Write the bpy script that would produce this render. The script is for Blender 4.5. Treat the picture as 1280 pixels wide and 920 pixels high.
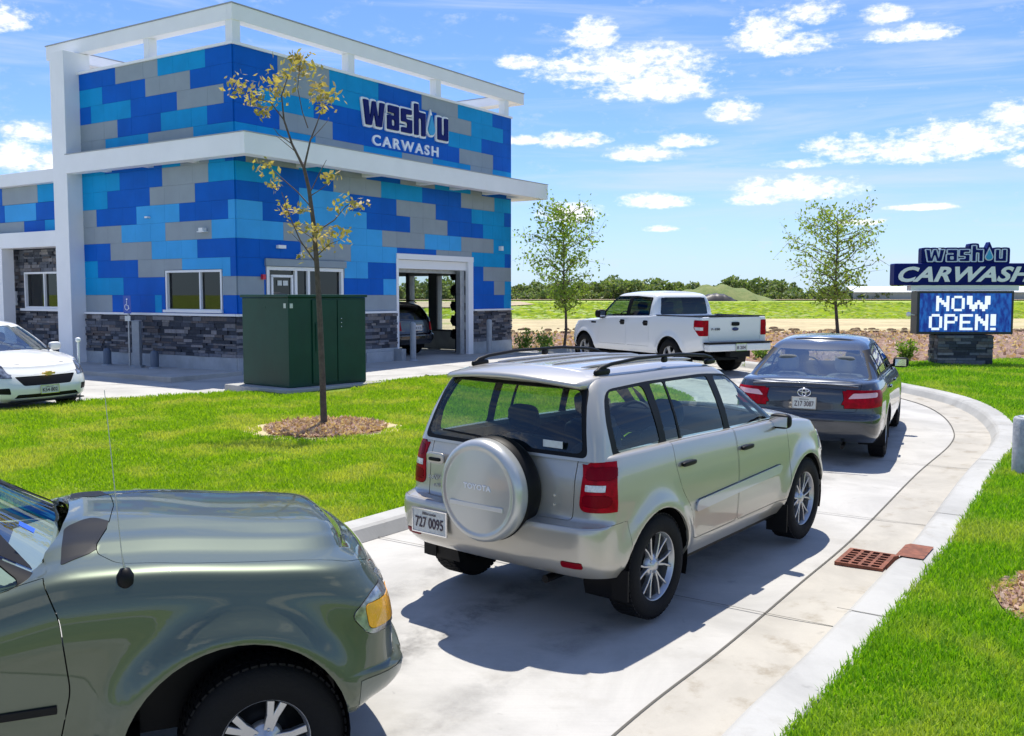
import bpy, bmesh, math, random
import numpy as np
from mathutils import Vector, Matrix
PI = math.pi
R = math.radians
random.seed(7)
rng = np.random.default_rng(11)
scene = bpy.context.scene
for o in list(bpy.data.objects): bpy.data.objects.remove(o)

# ---------------------------------------------------------------- camera, sky, sun, exposure
cd = bpy.data.cameras.new('camera'); cam = bpy.data.objects.new('camera', cd)
scene.collection.objects.link(cam); scene.camera = cam
cam.location = (0, 0, 1.86); cam.rotation_euler = (R(90 - 4.27), 0, 0)
cd.sensor_fit = 'HORIZONTAL'; cd.sensor_width = 36; cd.lens = 36 * 1231 / 1280
cd.clip_start = 0.05; cd.clip_end = 6000
SUN_EL, SUN_AZ = 69.5, 0.0
scene.view_settings.view_transform = 'Standard'; scene.view_settings.look = 'None'
scene.view_settings.gamma = 1; scene.view_settings.exposure = 0.48
try: scene.view_settings.use_curve_mapping = False
except Exception: pass
sl = bpy.data.lights.new('sun', 'SUN'); sl.energy = 4.6; sl.angle = R(0.55); sl.color = (1.0, .95, .86)
so = bpy.data.objects.new('sun', sl); scene.collection.objects.link(so)
so.rotation_euler = (R(-(90 - SUN_EL)), 0, R(-SUN_AZ))
so.location = (0, 0, 60)

def N(nt, t, **kw):
    n = nt.nodes.new(t)
    for k, v in kw.items():
        if k in n.inputs.keys(): n.inputs[k].default_value = v
        else: setattr(n, k, v)
    return n
def MATH(nt, op, a, b=None, c=None, clamp=False):
    n = nt.nodes.new('ShaderNodeMath'); n.operation = op; n.use_clamp = clamp
    for i, v in enumerate((a, b, c)):
        if v is None: continue
        if isinstance(v, (int, float)): n.inputs[i].default_value = v
        else: nt.links.new(v, n.inputs[i])
    return n.outputs[0]
def MIX(nt, f, a, b, mode='MIX'):
    n = nt.nodes.new('ShaderNodeMix'); n.data_type = 'RGBA'; n.blend_type = mode
    for s, v in ((n.inputs[0], f), (n.inputs[6], a), (n.inputs[7], b)):
        if isinstance(v, (int, float)): s.default_value = v
        elif isinstance(v, (tuple, list)): s.default_value = (v[0], v[1], v[2], 1)
        else: nt.links.new(v, s)
    return n.outputs[2]
def RAMP(nt, f, lo, hi):
    n = nt.nodes.new('ShaderNodeMapRange'); n.interpolation_type = 'SMOOTHSTEP'
    for i, v in ((0, f), (1, lo), (2, hi)):
        if isinstance(v, (int, float)): n.inputs[i].default_value = v
        else: nt.links.new(v, n.inputs[i])
    return n.outputs[0]

world = bpy.data.worlds.new('World'); scene.world = world; world.use_nodes = True
nt = world.node_tree; nt.nodes.clear()
sky = N(nt, 'ShaderNodeTexSky'); sky.sky_type = 'NISHITA'; sky.sun_disc = False
sky.sun_elevation = R(SUN_EL); sky.sun_rotation = R(SUN_AZ)
sky.air_density = 1.0; sky.dust_density = 0.35; sky.ozone_density = 2.2; sky.altitude = 200
tc = N(nt, 'ShaderNodeTexCoord')
sep = N(nt, 'ShaderNodeSeparateXYZ'); nt.links.new(tc.outputs['Generated'], sep.inputs[0])
X, Y, Z = sep.outputs
azn = MATH(nt, 'MULTIPLY', MATH(nt, 'ARCTAN2', X, Y), 180 / PI)
eln = MATH(nt, 'MULTIPLY', MATH(nt, 'ARCSINE', Z), 180 / PI)
comb = N(nt, 'ShaderNodeCombineXYZ'); nt.links.new(azn, comb.inputs[0]); nt.links.new(MATH(nt, 'MULTIPLY', eln, 1.9), comb.inputs[1])
def noise(sc, det, rough=.55, dist=0., vec=None, ntt=None):
    t = ntt or nt
    n = N(t, 'ShaderNodeTexNoise'); n.inputs['Scale'].default_value = sc; n.inputs['Detail'].default_value = det
    n.inputs['Roughness'].default_value = rough; n.inputs['Distortion'].default_value = dist
    if vec is not None: t.links.new(vec, n.inputs['Vector'])
    return n.outputs[0]
n1 = noise(.42, 9, .62, .3, comb.outputs[0])
n2 = noise(1.6, 6, .65, .0, comb.outputs[0])
nz = MATH(nt, 'ADD', MATH(nt, 'MULTIPLY', MATH(nt, 'SUBTRACT', n1, .5), 4.2), MATH(nt, 'MULTIPLY', MATH(nt, 'SUBTRACT', n2, .5), 2.6))
# cumulus: bearing, elevation, half width, half height (degrees)
CL = [(6.3, 12.5, 4.6, 1.25), (8.3, 11.4, 3.2, 1.0), (4.6, 14.2, 1.3, 1.0), (.6, 12.9, 1.5, .42), (14.0, 14.0, 1.7, 1.05), (15.6, 13.3, 2.2, .6), (16.7, 14.8, 1.4, .6),
      (22.3, 7.7, 4.9, .95), (24.6, 8.1, 2.6, .9), (15.9, 5.7, 3.2, .75), (13.6, 5.2, 1.4, .4), (8.2, 5.2, 1.9, .45), (8.5, 3.7, 1.0, .2), (3.4, 8.7, 1.9, .55), (.6, 8.7, 1.2, .3),
      (7.6, 7.9, 2.0, .5), (9.9, 8.5, 1.5, .45), (12.5, 10.0, 1.3, .7), (20.3, 14.5, 1.1, .55), (21.6, 13.4, 2.1, .5), (26.6, 9.0, 1.3, .8), (27.2, 6.8, 1.0, .4),
      (-25.5, 8.2, 1.6, .6), (-26.6, 6.9, 1.4, .9), (-24.2, 6.6, 1.6, .9), (-27, 13.6, 1.2, .7), (3.5, 4.6, 2.0, .6), (16.0, 7.1, 1.5, .3), (-23.9, 9.4, .7, .3), (22.4, 4.6, 1.6, .2), (18.9, 3.9, 1.3, .2),
      (-45, 12, 6, 1.5), (-60, 18, 8, 2.5), (45, 11, 6, 1.4), (60, 20, 9, 3), (90, 14, 10, 2.5), (-95, 14, 12, 2.5), (140, 16, 14, 3.5), (-150, 18, 15, 4), (175, 30, 12, 5), (-120, 35, 12, 5), (110, 38, 10, 5)]
mask = None; shade = None
for a, e, w, h in CL:
    dx = MATH(nt, 'MULTIPLY', MATH(nt, 'SUBTRACT', azn, a), 1 / w)
    de = MATH(nt, 'SUBTRACT', eln, e)
    dy = MATH(nt, 'MULTIPLY', de, 1 / h)
    dy = MATH(nt, 'MULTIPLY', dy, MATH(nt, 'ADD', 1.0, MATH(nt, 'MULTIPLY', MATH(nt, 'LESS_THAN', de, 0.), .5)))   # flatter bases
    d = MATH(nt, 'ADD', MATH(nt, 'MULTIPLY', dx, dx), MATH(nt, 'MULTIPLY', dy, dy))
    d = MATH(nt, 'SUBTRACT', d, nz)
    mask = d if mask is None else MATH(nt, 'MINIMUM', mask, d)
cm = RAMP(nt, MATH(nt, 'MULTIPLY', mask, -1), -1.7, .15)
# thin streaky cirrus
mp = N(nt, 'ShaderNodeMapping'); nt.links.new(comb.outputs[0], mp.inputs[0]); mp.inputs['Rotation'].default_value = (0, 0, R(-14)); mp.inputs['Scale'].default_value = (.045, .28, 1)
c1 = noise(1.0, 7, .6, .6, mp.outputs[0])
wisp = MATH(nt, 'MULTIPLY', MATH(nt, 'MULTIPLY', RAMP(nt, n1, .50, .70), RAMP(nt, n2, .38, .66)), .42)
cir = MATH(nt, 'MAXIMUM', MATH(nt, 'MULTIPLY', RAMP(nt, c1, .44, .74), .60), wisp)
low = MATH(nt, 'MULTIPLY', RAMP(nt, eln, 9., -1.), .55)       # whitish air low over the horizon
skyc = MIX(nt, 1.0, sky.outputs[0], (.58, .745, 1.08), 'MULTIPLY')
skyc = MIX(nt, low, skyc, (4.2, 5.5, 7.0))
skyc = MIX(nt, cir, skyc, (4.6, 5.2, 6.0))
cw = MIX(nt, RAMP(nt, n2, .3, .62), (5.6, 5.9, 6.6), (8.0, 8.0, 8.0))
skyc = MIX(nt, cm, skyc, cw)
bg = N(nt, 'ShaderNodeBackground'); bg.inputs[1].default_value = 0.118
nt.links.new(skyc, bg.inputs[0])
wo = N(nt, 'ShaderNodeOutputWorld'); nt.links.new(bg.outputs[0], wo.inputs[0])

# ---------------------------------------------------------------- helpers
col = scene.collection
def G(y):
    return -0.56 * (max(0., 26. - y) / 26.) ** 1.33
def Gn(y):
    return -0.56 * (np.maximum(0., 26. - y) / 26.) ** 1.33
def tag(o, label=None, cat=None, group=None, kind=None):
    if label: o['label'] = label
    if cat: o['category'] = cat
    if group: o['group'] = group
    if kind: o['kind'] = kind
    return o
def empty(name, loc=(0, 0, 0), rz=0, label=None, cat=None, group=None, kind=None):
    o = bpy.data.objects.new(name, None); col.objects.link(o); o.empty_display_size = .2
    o.location = loc; o.rotation_euler = (0, 0, rz)
    return tag(o, label, cat, group, kind)
class MB:
    """collects simple shapes into one mesh"""
    def __init__(s): s.v = []; s.f = []; s.m = []; s.sm = []
    def add(s, vs, fs, mi=0, smooth=False):
        b = len(s.v); s.v += [tuple(v) for v in vs]; s.f += [tuple(i + b for i in f) for f in fs]
        s.m += [mi] * len(fs); s.sm += [smooth] * len(fs); return s
    def box(s, x0, x1, y0, y1, z0, z1, mi=0, M=None):
        vs = [(x, y, z) for x in (x0, x1) for y in (y0, y1) for z in (z0, z1)]
        if M is not None: vs = [tuple(M @ Vector(v)) for v in vs]
        return s.add(vs, [(0, 1, 3, 2), (4, 6, 7, 5), (0, 4, 5, 1), (2, 3, 7, 6), (0, 2, 6, 4), (1, 5, 7, 3)], mi)
    def tube(s, pts, rad, n=10, mi=0, cap=True, smooth=True):
        pts = [Vector(p) for p in pts]; L = len(pts)
        if isinstance(rad, (int, float)): rad = [rad] * L
        vs = []; up = None
        for i, p in enumerate(pts):
            d = (pts[min(i + 1, L - 1)] - pts[max(i - 1, 0)]).normalized()
            if up is None:
                up = Vector((0, 0, 1)) if abs(d.z) < .9 else Vector((1, 0, 0))
            u = (up - d * up.dot(d))
            if u.length < 1e-4: u = d.orthogonal()
            u.normalize(); w = d.cross(u); up = u
            for k in range(n):
                a = 2 * PI * k / n; vs.append(p + (u * math.cos(a) + w * math.sin(a)) * rad[i])
        fs = [(i * n + k, i * n + (k + 1) % n, (i + 1) * n + (k + 1) % n, (i + 1) * n + k) for i in range(L - 1) for k in range(n)]
        s.add(vs, fs, mi, smooth)
        if cap:
            s.add([vs[k] for k in range(n)], [tuple(range(n - 1, -1, -1))], mi); s.add([vs[(L - 1) * n + k] for k in range(n)], [tuple(range(n))], mi)
        return s
    def lathe(s, prof, n=40, M=None, mi=0, smooth=True):
        """prof: (radius, height) along local z"""
        vs = [(r * math.cos(2 * PI * k / n), r * math.sin(2 * PI * k / n), h) for r, h in prof for k in range(n)]
        if M is not None: vs = [tuple(M @ Vector(v)) for v in vs]
        fs = [(i * n + k, i * n + (k + 1) % n, (i + 1) * n + (k + 1) % n, (i + 1) * n + k) for i in range(len(prof) - 1) for k in range(n)]
        return s.add(vs, fs, mi, smooth)
    def prism(s, poly, z0, z1, M=None, mi=0):
        n = len(poly)
        vs = [(p[0], p[1], z0) for p in poly] + [(p[0], p[1], z1) for p in poly]
        if M is not None: vs = [tuple(M @ Vector(v)) for v in vs]
        return s.add(vs, [tuple(range(n - 1, -1, -1)), tuple(range(n, 2 * n))] + [(k, (k + 1) % n, n + (k + 1) % n, n + k) for k in range(n)], mi)
    def build(s, name, mats, parent=None, bevel=0, smooth_all=False, weld=False):
        me = bpy.data.meshes.new(name); me.from_pydata(s.v, [], s.f)
        if not isinstance(mats, (list, tuple)): mats = [mats]
        for m in mats: me.materials.append(m)
        if me.polygons:
            me.polygons.foreach_set('material_index', s.m)
            me.polygons.foreach_set('use_smooth', [True] * len(s.f) if smooth_all else s.sm)
        if weld:
            bm = bmesh.new(); bm.from_mesh(me); bmesh.ops.remove_doubles(bm, verts=bm.verts, dist=1e-4); bm.to_mesh(me); bm.free()
        me.update()
        o = bpy.data.objects.new(name, me); col.objects.link(o)
        if parent: o.parent = parent
        if bevel:
            b = o.modifiers.new('bevel', 'BEVEL'); b.width = bevel; b.segments = 2; b.limit_method = 'ANGLE'; b.angle_limit = R(40)
        return o
def copy_tree(o, parent=None):
    c = o.copy(); col.objects.link(c)
    if parent: c.parent = parent
    for ch in [x for x in bpy.data.objects if x.parent == o]: copy_tree(ch, c)
    return c

# ---------------------------------------------------------------- materials
def mat(name, base=(.5, .5, .5), rough=.6, metal=0., coat=0., coat_r=.03, spec=.5, bump=0., bscale=30., var=0., vscale=4., var2=None, emis=None, estr=0., trans=0., detail=4, coord='Object'):
    m = bpy.data.materials.new(name); m.use_nodes = True; t = m.node_tree; b = t.nodes['Principled BSDF']
    b.inputs['Base Color'].default_value = (*base, 1); b.inputs['Roughness'].default_value = rough; b.inputs['Metallic'].default_value = metal
    b.inputs['Coat Weight'].default_value = coat; b.inputs['Coat Roughness'].default_value = coat_r; b.inputs['Specular IOR Level'].default_value = spec
    b.inputs['Transmission Weight'].default_value = trans
    if emis: b.inputs['Emission Color'].default_value = (*emis, 1); b.inputs['Emission Strength'].default_value = estr
    if var or bump:
        c = N(t, 'ShaderNodeTexCoord')
    if var:
        f = noise(vscale, detail, .6, 0, c.outputs[coord], t)
        f = RAMP(t, f, .3, .7)
        o2 = var2 or tuple(x * (1 - var) for x in base)
        t.links.new(MIX(t, f, base, o2), b.inputs['Base Color'])
    if bump:
        f = noise(bscale, 5, .6, 0, c.outputs[coord], t)
        bp = N(t, 'ShaderNodeBump'); bp.inputs['Strength'].default_value = bump; bp.inputs['Distance'].default_value = .02
        t.links.new(f, bp.inputs['Height']); t.links.new(bp.outputs[0], b.inputs['Normal'])
    return m
def glass_mat(name, tint=(.55, .62, .6), refl=1.0, add=.01):
    m = bpy.data.materials.new(name); m.use_nodes = True; t = m.node_tree; t.nodes.clear()
    tr = N(t, 'ShaderNodeBsdfTransparent'); tr.inputs[0].default_value = (*tint, 1)
    gl = N(t, 'ShaderNodeBsdfGlossy'); gl.inputs[0].default_value = (refl, refl, refl, 1); gl.inputs['Roughness'].default_value = .01
    geo = N(t, 'ShaderNodeNewGeometry')
    dp = N(t, 'ShaderNodeVectorMath'); dp.operation = 'DOT_PRODUCT'; t.links.new(geo.outputs['Normal'], dp.inputs[0]); t.links.new(geo.outputs['Incoming'], dp.inputs[1])
    k = MATH(t, 'POWER', MATH(t, 'SUBTRACT', 1., MATH(t, 'ABSOLUTE', dp.outputs['Value'])), 5.)
    f = MATH(t, 'ADD', MATH(t, 'MULTIPLY', k, .9), .045 + add, clamp=True)
    mx = N(t, 'ShaderNodeMixShader'); t.links.new(f, mx.inputs[0]); t.links.new(tr.outputs[0], mx.inputs[1]); t.links.new(gl.outputs[0], mx.inputs[2])
    o = N(t, 'ShaderNodeOutputMaterial'); t.links.new(mx.outputs[0], o.inputs[0])
    return m
M = {}
M['white'] = mat('white_coated_metal', (.87, .87, .89), .45, var=.05, vscale=1.2)
M['trim_white'] = mat('white_trim', (.82, .82, .84), .5)
M['panel_dark'] = mat('deep_blue_panel', (.0, .115, .55), .5, spec=.12, bump=.15, bscale=8, var=.14, vscale=1.4)
M['panel_cyan'] = mat('cyan_panel', (.0, .30, .66), .5, spec=.15, bump=.15, bscale=8, var=.12, vscale=1.4)
M['panel_light'] = mat('light_blue_panel', (.05, .38, .82), .5, spec=.15, bump=.15, bscale=8, var=.1, vscale=1.4)
M['panel_grey'] = mat('grey_panel', (.27, .32, .37), .5, bump=.15, bscale=8, var=.1, vscale=1.4)
M['concrete_wall'] = mat('foundation_concrete', (.42, .45, .48), .8, bump=.2, bscale=20, var=.2, vscale=3)
M['black'] = mat('black_plastic', (.005, .005, .006), .5, spec=.2)
M['dark_in'] = mat('dark_interior', (.008, .009, .012), .9, spec=.1)
M['rubber'] = mat('tyre_rubber', (.008, .008, .009), .8, spec=.2, bump=.2, bscale=60)
M['chrome'] = mat('chrome', (.75, .75, .77), .12, metal=1.)
M['alloy'] = mat('painted_alloy', (.46, .47, .49), .34, metal=.85)
M['steel'] = mat('galvanised_steel', (.42, .44, .46), .42, metal=.6, var=.2, vscale=9)
M['glass'] = glass_mat('car_glass', (.80, .88, .85))
M['glass_dark'] = glass_mat('privacy_glass', (.05, .06, .07))
M['glass_bldg'] = glass_mat('window_glass', (.16, .22, .19))
M['glass_clear'] = glass_mat('clear_glass', (.92, .95, .94))
M['red_lens'] = mat('red_lens', (.42, .0, .012), .32, spec=.12, var=.45, vscale=18)
M['red_dark'] = mat('dark_red_lens', (.20, .0, .008), .3, spec=.1)
M['lamp_clear'] = mat('clear_lamp', (.50, .51, .54), .15, metal=.6, coat=1., var=.85, vscale=14)
M['white_lens'] = mat('white_lens', (.72, .72, .74), .1, coat=1., var=.3, vscale=40)
M['amber'] = mat('amber_lens', (.95, .42, .01), .15, coat=1., bump=.3, bscale=60)
M['seat_cloth'] = mat('seat_cloth', (.025, .03, .04), .9, bump=.2, bscale=80)
M['seat_grey'] = mat('grey_seat_cloth', (.10, .11, .115), .9, bump=.2, bscale=80)
M['plate'] = mat('plate_paint', (.66, .68, .66), .4, var=.18, vscale=30)
M['ink'] = mat('plate_ink', (.05, .03, .05), .5)
M['orange'] = mat('orange_sticker', (.8, .25, .03), .5)

def stone_mat():
    m = bpy.data.materials.new('ledge_stone'); m.use_nodes = True; t = m.node_tree; b = t.nodes['Principled BSDF']
    geo = N(t, 'ShaderNodeNewGeometry'); rmp = t.nodes.new('ShaderNodeValToRGB'); t.links.new(geo.outputs['Random Per Island'], rmp.inputs[0])
    e = rmp.color_ramp; e.interpolation = 'CONSTANT'
    cs = [(.035, .042, .06), (.085, .095, .12), (.16, .15, .155), (.05, .055, .075), (.22, .21, .22), (.10, .085, .085), (.028, .032, .045), (.13, .14, .17)]
    e.elements[0].color = (*cs[0], 1); e.elements[1].position = 1 / 8; e.elements[1].color = (*cs[1], 1)
    for i in range(2, 8): x = e.elements.new(i / 8); x.color = (*cs[i], 1)
    c = N(t, 'ShaderNodeTexCoord'); f = noise(14, 6, .65, 0, c.outputs['Object'], t)
    t.links.new(MIX(t, 1, rmp.outputs[0], MIX(t, f, (.45, .45, .45), (1.7, 1.7, 1.7)), 'MULTIPLY'), b.inputs['Base Color'])
    bp = N(t, 'ShaderNodeBump'); bp.inputs['Strength'].default_value = .8; bp.inputs['Distance'].default_value = .02
    t.links.new(f, bp.inputs['Height']); t.links.new(bp.outputs[0], b.inputs['Normal']); b.inputs['Roughness'].default_value = .8
    return m
M['stone'] = stone_mat()

# ---------------------------------------------------------------- ground sheets
def strip_sheet(name, poly, off, m, step=1.0, kind='structure', ycut=(-12, 27), parent=None, label=None, jitter=0):
    bm = bmesh.new(); vs = [bm.verts.new((p[0], p[1], 0)) for p in poly]; bm.faces.new(vs)
    y = ycut[0]
    while y < ycut[1]:
        bmesh.ops.bisect_plane(bm, geom=bm.verts[:] + bm.edges[:] + bm.faces[:], plane_co=(0, y, 0), plane_no=(0, 1, 0)); y += step
    bmesh.ops.triangulate(bm, faces=bm.faces[:])
    for v in bm.verts: v.co.z = G(v.co.y) + off
    bmesh.ops.recalc_face_normals(bm, faces=bm.faces[:])
    for f in bm.faces:
        if f.normal.z < 0: f.normal_flip()
    me = bpy.data.meshes.new(name); bm.to_mesh(me); bm.free(); me.materials.append(m)
    o = bpy.data.objects.new(name, me); col.objects.link(o)
    for p in me.polygons: p.use_smooth = True
    if kind: o['kind'] = kind
    if label: o['label'] = label
    return o
def smooth_path(pts, n=8):
    P = [Vector((p[0], p[1])) for p in pts]; out = []
    for i in range(len(P) - 1):
        a, b, c, d = P[max(i - 1, 0)], P[i], P[i + 1], P[min(i + 2, len(P) - 1)]
        for k in range(n):
            t = k / n
            out.append(.5 * ((2 * b) + (c - a) * t + (2 * a - 5 * b + 4 * c - d) * t * t + (3 * b - a - 3 * c + d) * t ** 3))
    out.append(P[-1]); return out
def offset_path(path, d):
    out = []
    for i, p in enumerate(path):
        t = (path[min(i + 1, len(path) - 1)] - path[max(i - 1, 0)]).normalized()
        out.append(p + Vector((t.y, -t.x)) * d)          # positive = right of travel
    return out
def sweep(mb, path, section, mi=0):
    """section: (offset right of travel, height above ground)"""
    rows = [offset_path(path, s[0]) for s in section]; n = len(section); vs = []
    for i in range(len(path)):
        for k in range(n):
            q = rows[k][i]; vs.append((q.x, q.y, G(q.y) + section[k][1]))
    fs = [(i * n + k, (i + 1) * n + k, (i + 1) * n + k + 1, i * n + k + 1) for i in range(len(path) - 1) for k in range(n - 1)]
    mb.add(vs, fs, mi, False)

def ground_mat(name, c1, c2, c3=None, s1=1.5, s2=14., rough=.9, bump=.4, bs=60, aniso=None, f3=(.58, .72)):
    m = bpy.data.materials.new(name); m.use_nodes = True; t = m.node_tree; b = t.nodes['Principled BSDF']
    c = N(t, 'ShaderNodeTexCoord'); v = c.outputs['Object']
    if aniso:
        mp = N(t, 'ShaderNodeMapping'); t.links.new(v, mp.inputs[0]); mp.inputs['Scale'].default_value = aniso; v = mp.outputs[0]
    a = noise(s1, 6, .6, 0, v, t); d = noise(s2, 6, .7, 0, v, t)
    f = RAMP(t, MATH(t, 'ADD', MATH(t, 'MULTIPLY', a, .5), MATH(t, 'MULTIPLY', d, .5)), .38, .62)
    cc = MIX(t, f, c1, c2)
    if c3:
        g = noise(s1 * .45, 5, .7, .5, v, t); cc = MIX(t, RAMP(t, g, *f3), cc, c3)
    t.links.new(cc, b.inputs['Base Color']); b.inputs['Roughness'].default_value = rough; b.inputs['Specular IOR Level'].default_value = .25
    bp = N(t, 'ShaderNodeBump'); bp.inputs['Strength'].default_value = bump; bp.inputs['Distance'].default_value = .02
    h = noise(bs, 5, .7, 0, v, t); t.links.new(h, bp.inputs['Height']); t.links.new(bp.outputs[0], b.inputs['Normal'])
    return m
M['field'] = ground_mat('field_grass', (.24, .34, .04), (.34, .41, .08), (.42, .40, .14), .05, .6, aniso=(.35, 1, 1))
M['soil'] = ground_mat('turf_soil', (.10, .17, .012), (.18, .26, .02), (.30, .28, .09), .8, 20)
M['straw'] = ground_mat('straw_and_dirt', (.56, .47, .27), (.38, .31, .18), (.24, .28, .07), .25, 3., bump=.7, bs=20, f3=(.55, .7))
M['mulch'] = ground_mat('mulch', (.34, .22, .17), (.14, .085, .065), (.44, .35, .26), 2.5, 25, bump=1., bs=40)
M['dirt'] = ground_mat('bare_dirt', (.46, .37, .24), (.36, .29, .19), None, .05, .5)
def concrete_mat(name, base, dirt, dirt_amt=.5, broom=True):
    m = bpy.data.materials.new(name); m.use_nodes = True; t = m.node_tree; b = t.nodes['Principled BSDF']
    c = N(t, 'ShaderNodeTexCoord'); v = c.outputs['Object']
    big = noise(.8, 6, .65, .6, v, t); mid = noise(3.2, 7, .65, 0, v, t); fine = noise(90, 4, .7, 0, v, t)
    cc = MIX(t, RAMP(t, big, .35, .7), base, tuple(x * .74 for x in base))
    cc = MIX(t, MATH(t, 'MULTIPLY', RAMP(t, mid, .52, .75), dirt_amt), cc, dirt)
    cc = MIX(t, MATH(t, 'MULTIPLY', fine, .28), cc, tuple(x * .55 for x in base))
    mp = N(t, 'ShaderNodeMapping'); t.links.new(v, mp.inputs[0]); mp.inputs['Rotation'].default_value = (0, 0, R(-55)); mp.inputs['Scale'].default_value = (1.2, 60, 1)
    st = noise(1.0, 4, .6, .15, mp.outputs[0], t)
    if broom: cc = MIX(t, MATH(t, 'MULTIPLY', RAMP(t, st, .45, .75), .22), cc, tuple(x * .72 for x in base))
    sp = noise(7, 3, .5, .4, v, t); cc = MIX(t, MATH(t, 'MULTIPLY', RAMP(t, sp, .70, .78), .45), cc, tuple(x * .45 for x in base))
    t.links.new(cc, b.inputs['Base Color']); b.inputs['Roughness'].default_value = .82
    bp = N(t, 'ShaderNodeBump'); bp.inputs['Strength'].default_value = .25; bp.inputs['Distance'].default_value = .005
    t.links.new(MATH(t, 'ADD', fine, st), bp.inputs['Height']); t.links.new(bp.outputs[0], b.inputs['Normal'])
    return m
M['lane'] = concrete_mat('broomed_concrete', (.50, .485, .45), (.33, .31, .27), .5)
M['gutter'] = concrete_mat('gutter_concrete', (.46, .43, .37), (.25, .21, .15), .9, False)
M['kerb'] = concrete_mat('kerb_concrete', (.46, .455, .43), (.28, .26, .22), .6, False)

# far ground: one sheet to the horizon
gm = MB(); ys = [-400, -60, -20] + list(range(-12, 28, 2)) + [60, 200, 800, 4000]; xs = [-4000, -600, -100, -40, -10, 10, 40, 100, 600, 4000]
gm.add([(x, y, G(y) - .045 if y > -12 else -1.2) for y in ys for x in xs], [(j * 10 + i, j * 10 + i + 1, (j + 1) * 10 + i + 1, (j + 1) * 10 + i) for j in range(len(ys) - 1) for i in range(9)])
tag(gm.build('ground', M['field']), kind='structure')
KIN = smooth_path([(-8.5, -4.2), (-5.5, -2.6), (-2.4, -.4), (-.5, 2.35), (.5, 4.0), (1.1, 4.95), (1.76, 5.88), (2.6, 7.14), (3.52, 8.53), (5.14, 11.18), (6.46, 13.24), (7.1, 14.58), (7.63, 16.24), (7.86, 17.76), (7.72, 19.4), (7.3, 21.2), (6.45, 23.6), (5.3, 26.4), (3.9, 29.2), (2.2, 31.4), (.9, 32.3)])
KLEFT = smooth_path([(-22, 3.6), (-12, 4.9), (-7.6, 5.6), (-4.6, 6.05), (-2.75, 6.95), (-1.95, 7.75), (-1.31, 8.57), (-.87, 9.15), (.55, 11.1), (2.0, 13.2), (3.1, 15.4), (3.55, 17.6), (3.3, 19.6), (2.4, 21.2), (1.0, 22.3), (-.3, 22.75), (-.95, 22.55), (-1.97, 22.0)])
LAWN_TOP = [(-2.9, 20.3), (-5.32, 18.75), (-7.62, 17.35), (-8.47, 16.2), (-10.2, 14.0), (-14, 11), (-22, 8)]
strip_sheet('driveway', [(p.x, p.y) for p in KIN] + [(0.5, 34), (-.5, 46), (-45, 60), (-60, 20), (-60, -90), (60, -90), (60, -14), (-8, -11.5)], 0., M['lane'])
rlawn = [(p.x, p.y) for p in offset_path(KIN, .36)]
rl = rlawn[:rlawn.index(min(rlawn, key=lambda q: abs(q[1] - 21.3) + (50 if q[0] < 6 else 0))) + 1]
RL = rl + [(8.6, 22.9), (10.3, 25.3), (11.5, 25.6), (13.7, 26.3), (20, 27.5), (45, 31), (60, 20), (60, -11), (-8, -11)]
strip_sheet('right_lawn', RL, .125, M['soil'])
LL = [(p.x, p.y) for p in offset_path(KLEFT, -.30)] + LAWN_TOP
strip_sheet('left_lawn', LL, .105, M['soil'])
# beds and bands beyond the lane
up = [(p.x, p.y) for p in offset_path(KIN, .36) if p.y > 20.8]
strip_sheet('mulch_bed', up + [(-.2, 33.2), (-.2, 46.5), (14, 47.5), (30, 50), (48, 52), (46, 31.2), (20, 27.7), (13.7, 26.5), (11.5, 25.8), (10.3, 25.5), (8.6, 23.1)], .06, M['mulch'])
strip_sheet('straw_band', [(-60, 46.0), (-.2, 46), (14, 46.8), (30, 49.3), (60, 52), (120, 60), (120, 74), (30, 73), (-60, 72)], .075, M['straw'], 6, ycut=(46, 47))
strip_sheet('dirt_strip', [(-400, 300), (400, 300), (400, 430), (-400, 430)], .3, M['dirt'], 400)
strip_sheet('dirt_slope', [(-60, 128), (-4, 128), (4, 170), (2, 240), (-60, 240)], .2, M['dirt'], 400)

# kerbs and gutter
kb = MB(); sweep(kb, KIN, [(.0, -.02), (.0, .006), (.07, .11), (.10, .135), (.12, .145), (.34, .145), (.36, .13), (.365, -.03)])
tag(kb.build('right_kerb', M['kerb'], bevel=0), kind='structure')
gt = MB(); sweep(gt, KIN, [(-.47, .005), (-.30, .004), (0.01, .012)]); tag(gt.build('gutter', M['gutter']), kind='structure')
kl = MB(); sweep(kl, KLEFT, [(.0, -.02), (.0, .006), (-.05, .11), (-.08, .13), (-.28, .13), (-.30, .12), (-.305, -.03)])
tag(kl.build('left_kerb', M['kerb']), kind='structure')
M['joint'] = mat('joint_gap', (.10, .095, .08), .95)
jt = MB(); jp = offset_path(KIN, -.475)
sweep(jt, jp, [(-.008, .010), (.008, .010)])
acc = 0
for i in range(1, len(KIN)):
    acc += (KIN[i] - KIN[i - 1]).length
    if acc > 2.9:
        acc = 0; p = KIN[i]; t_ = (KIN[i] - KIN[i - 1]).normalized(); nn = Vector((t_.y, -t_.x))
        for (a0, a1, h) in ((-4.2, .02, .015), (.02, .36, .149)):
            pts = [p + nn * a0, p + nn * a1]; K = 8
            for k in range(K):
                q0 = pts[0].lerp(pts[1], k / K); q1 = pts[0].lerp(pts[1], (k + 1) / K); hw = .0052
                jt.add([(q0.x - t_.x * hw, q0.y - t_.y * hw, G(q0.y) + h), (q0.x + t_.x * hw, q0.y + t_.y * hw, G(q0.y) + h), (q1.x + t_.x * hw, q1.y + t_.y * hw, G(q1.y) + h), (q1.x - t_.x * hw, q1.y - t_.y * hw, G(q1.y) + h)], [(0, 1, 2, 3)])
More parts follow.
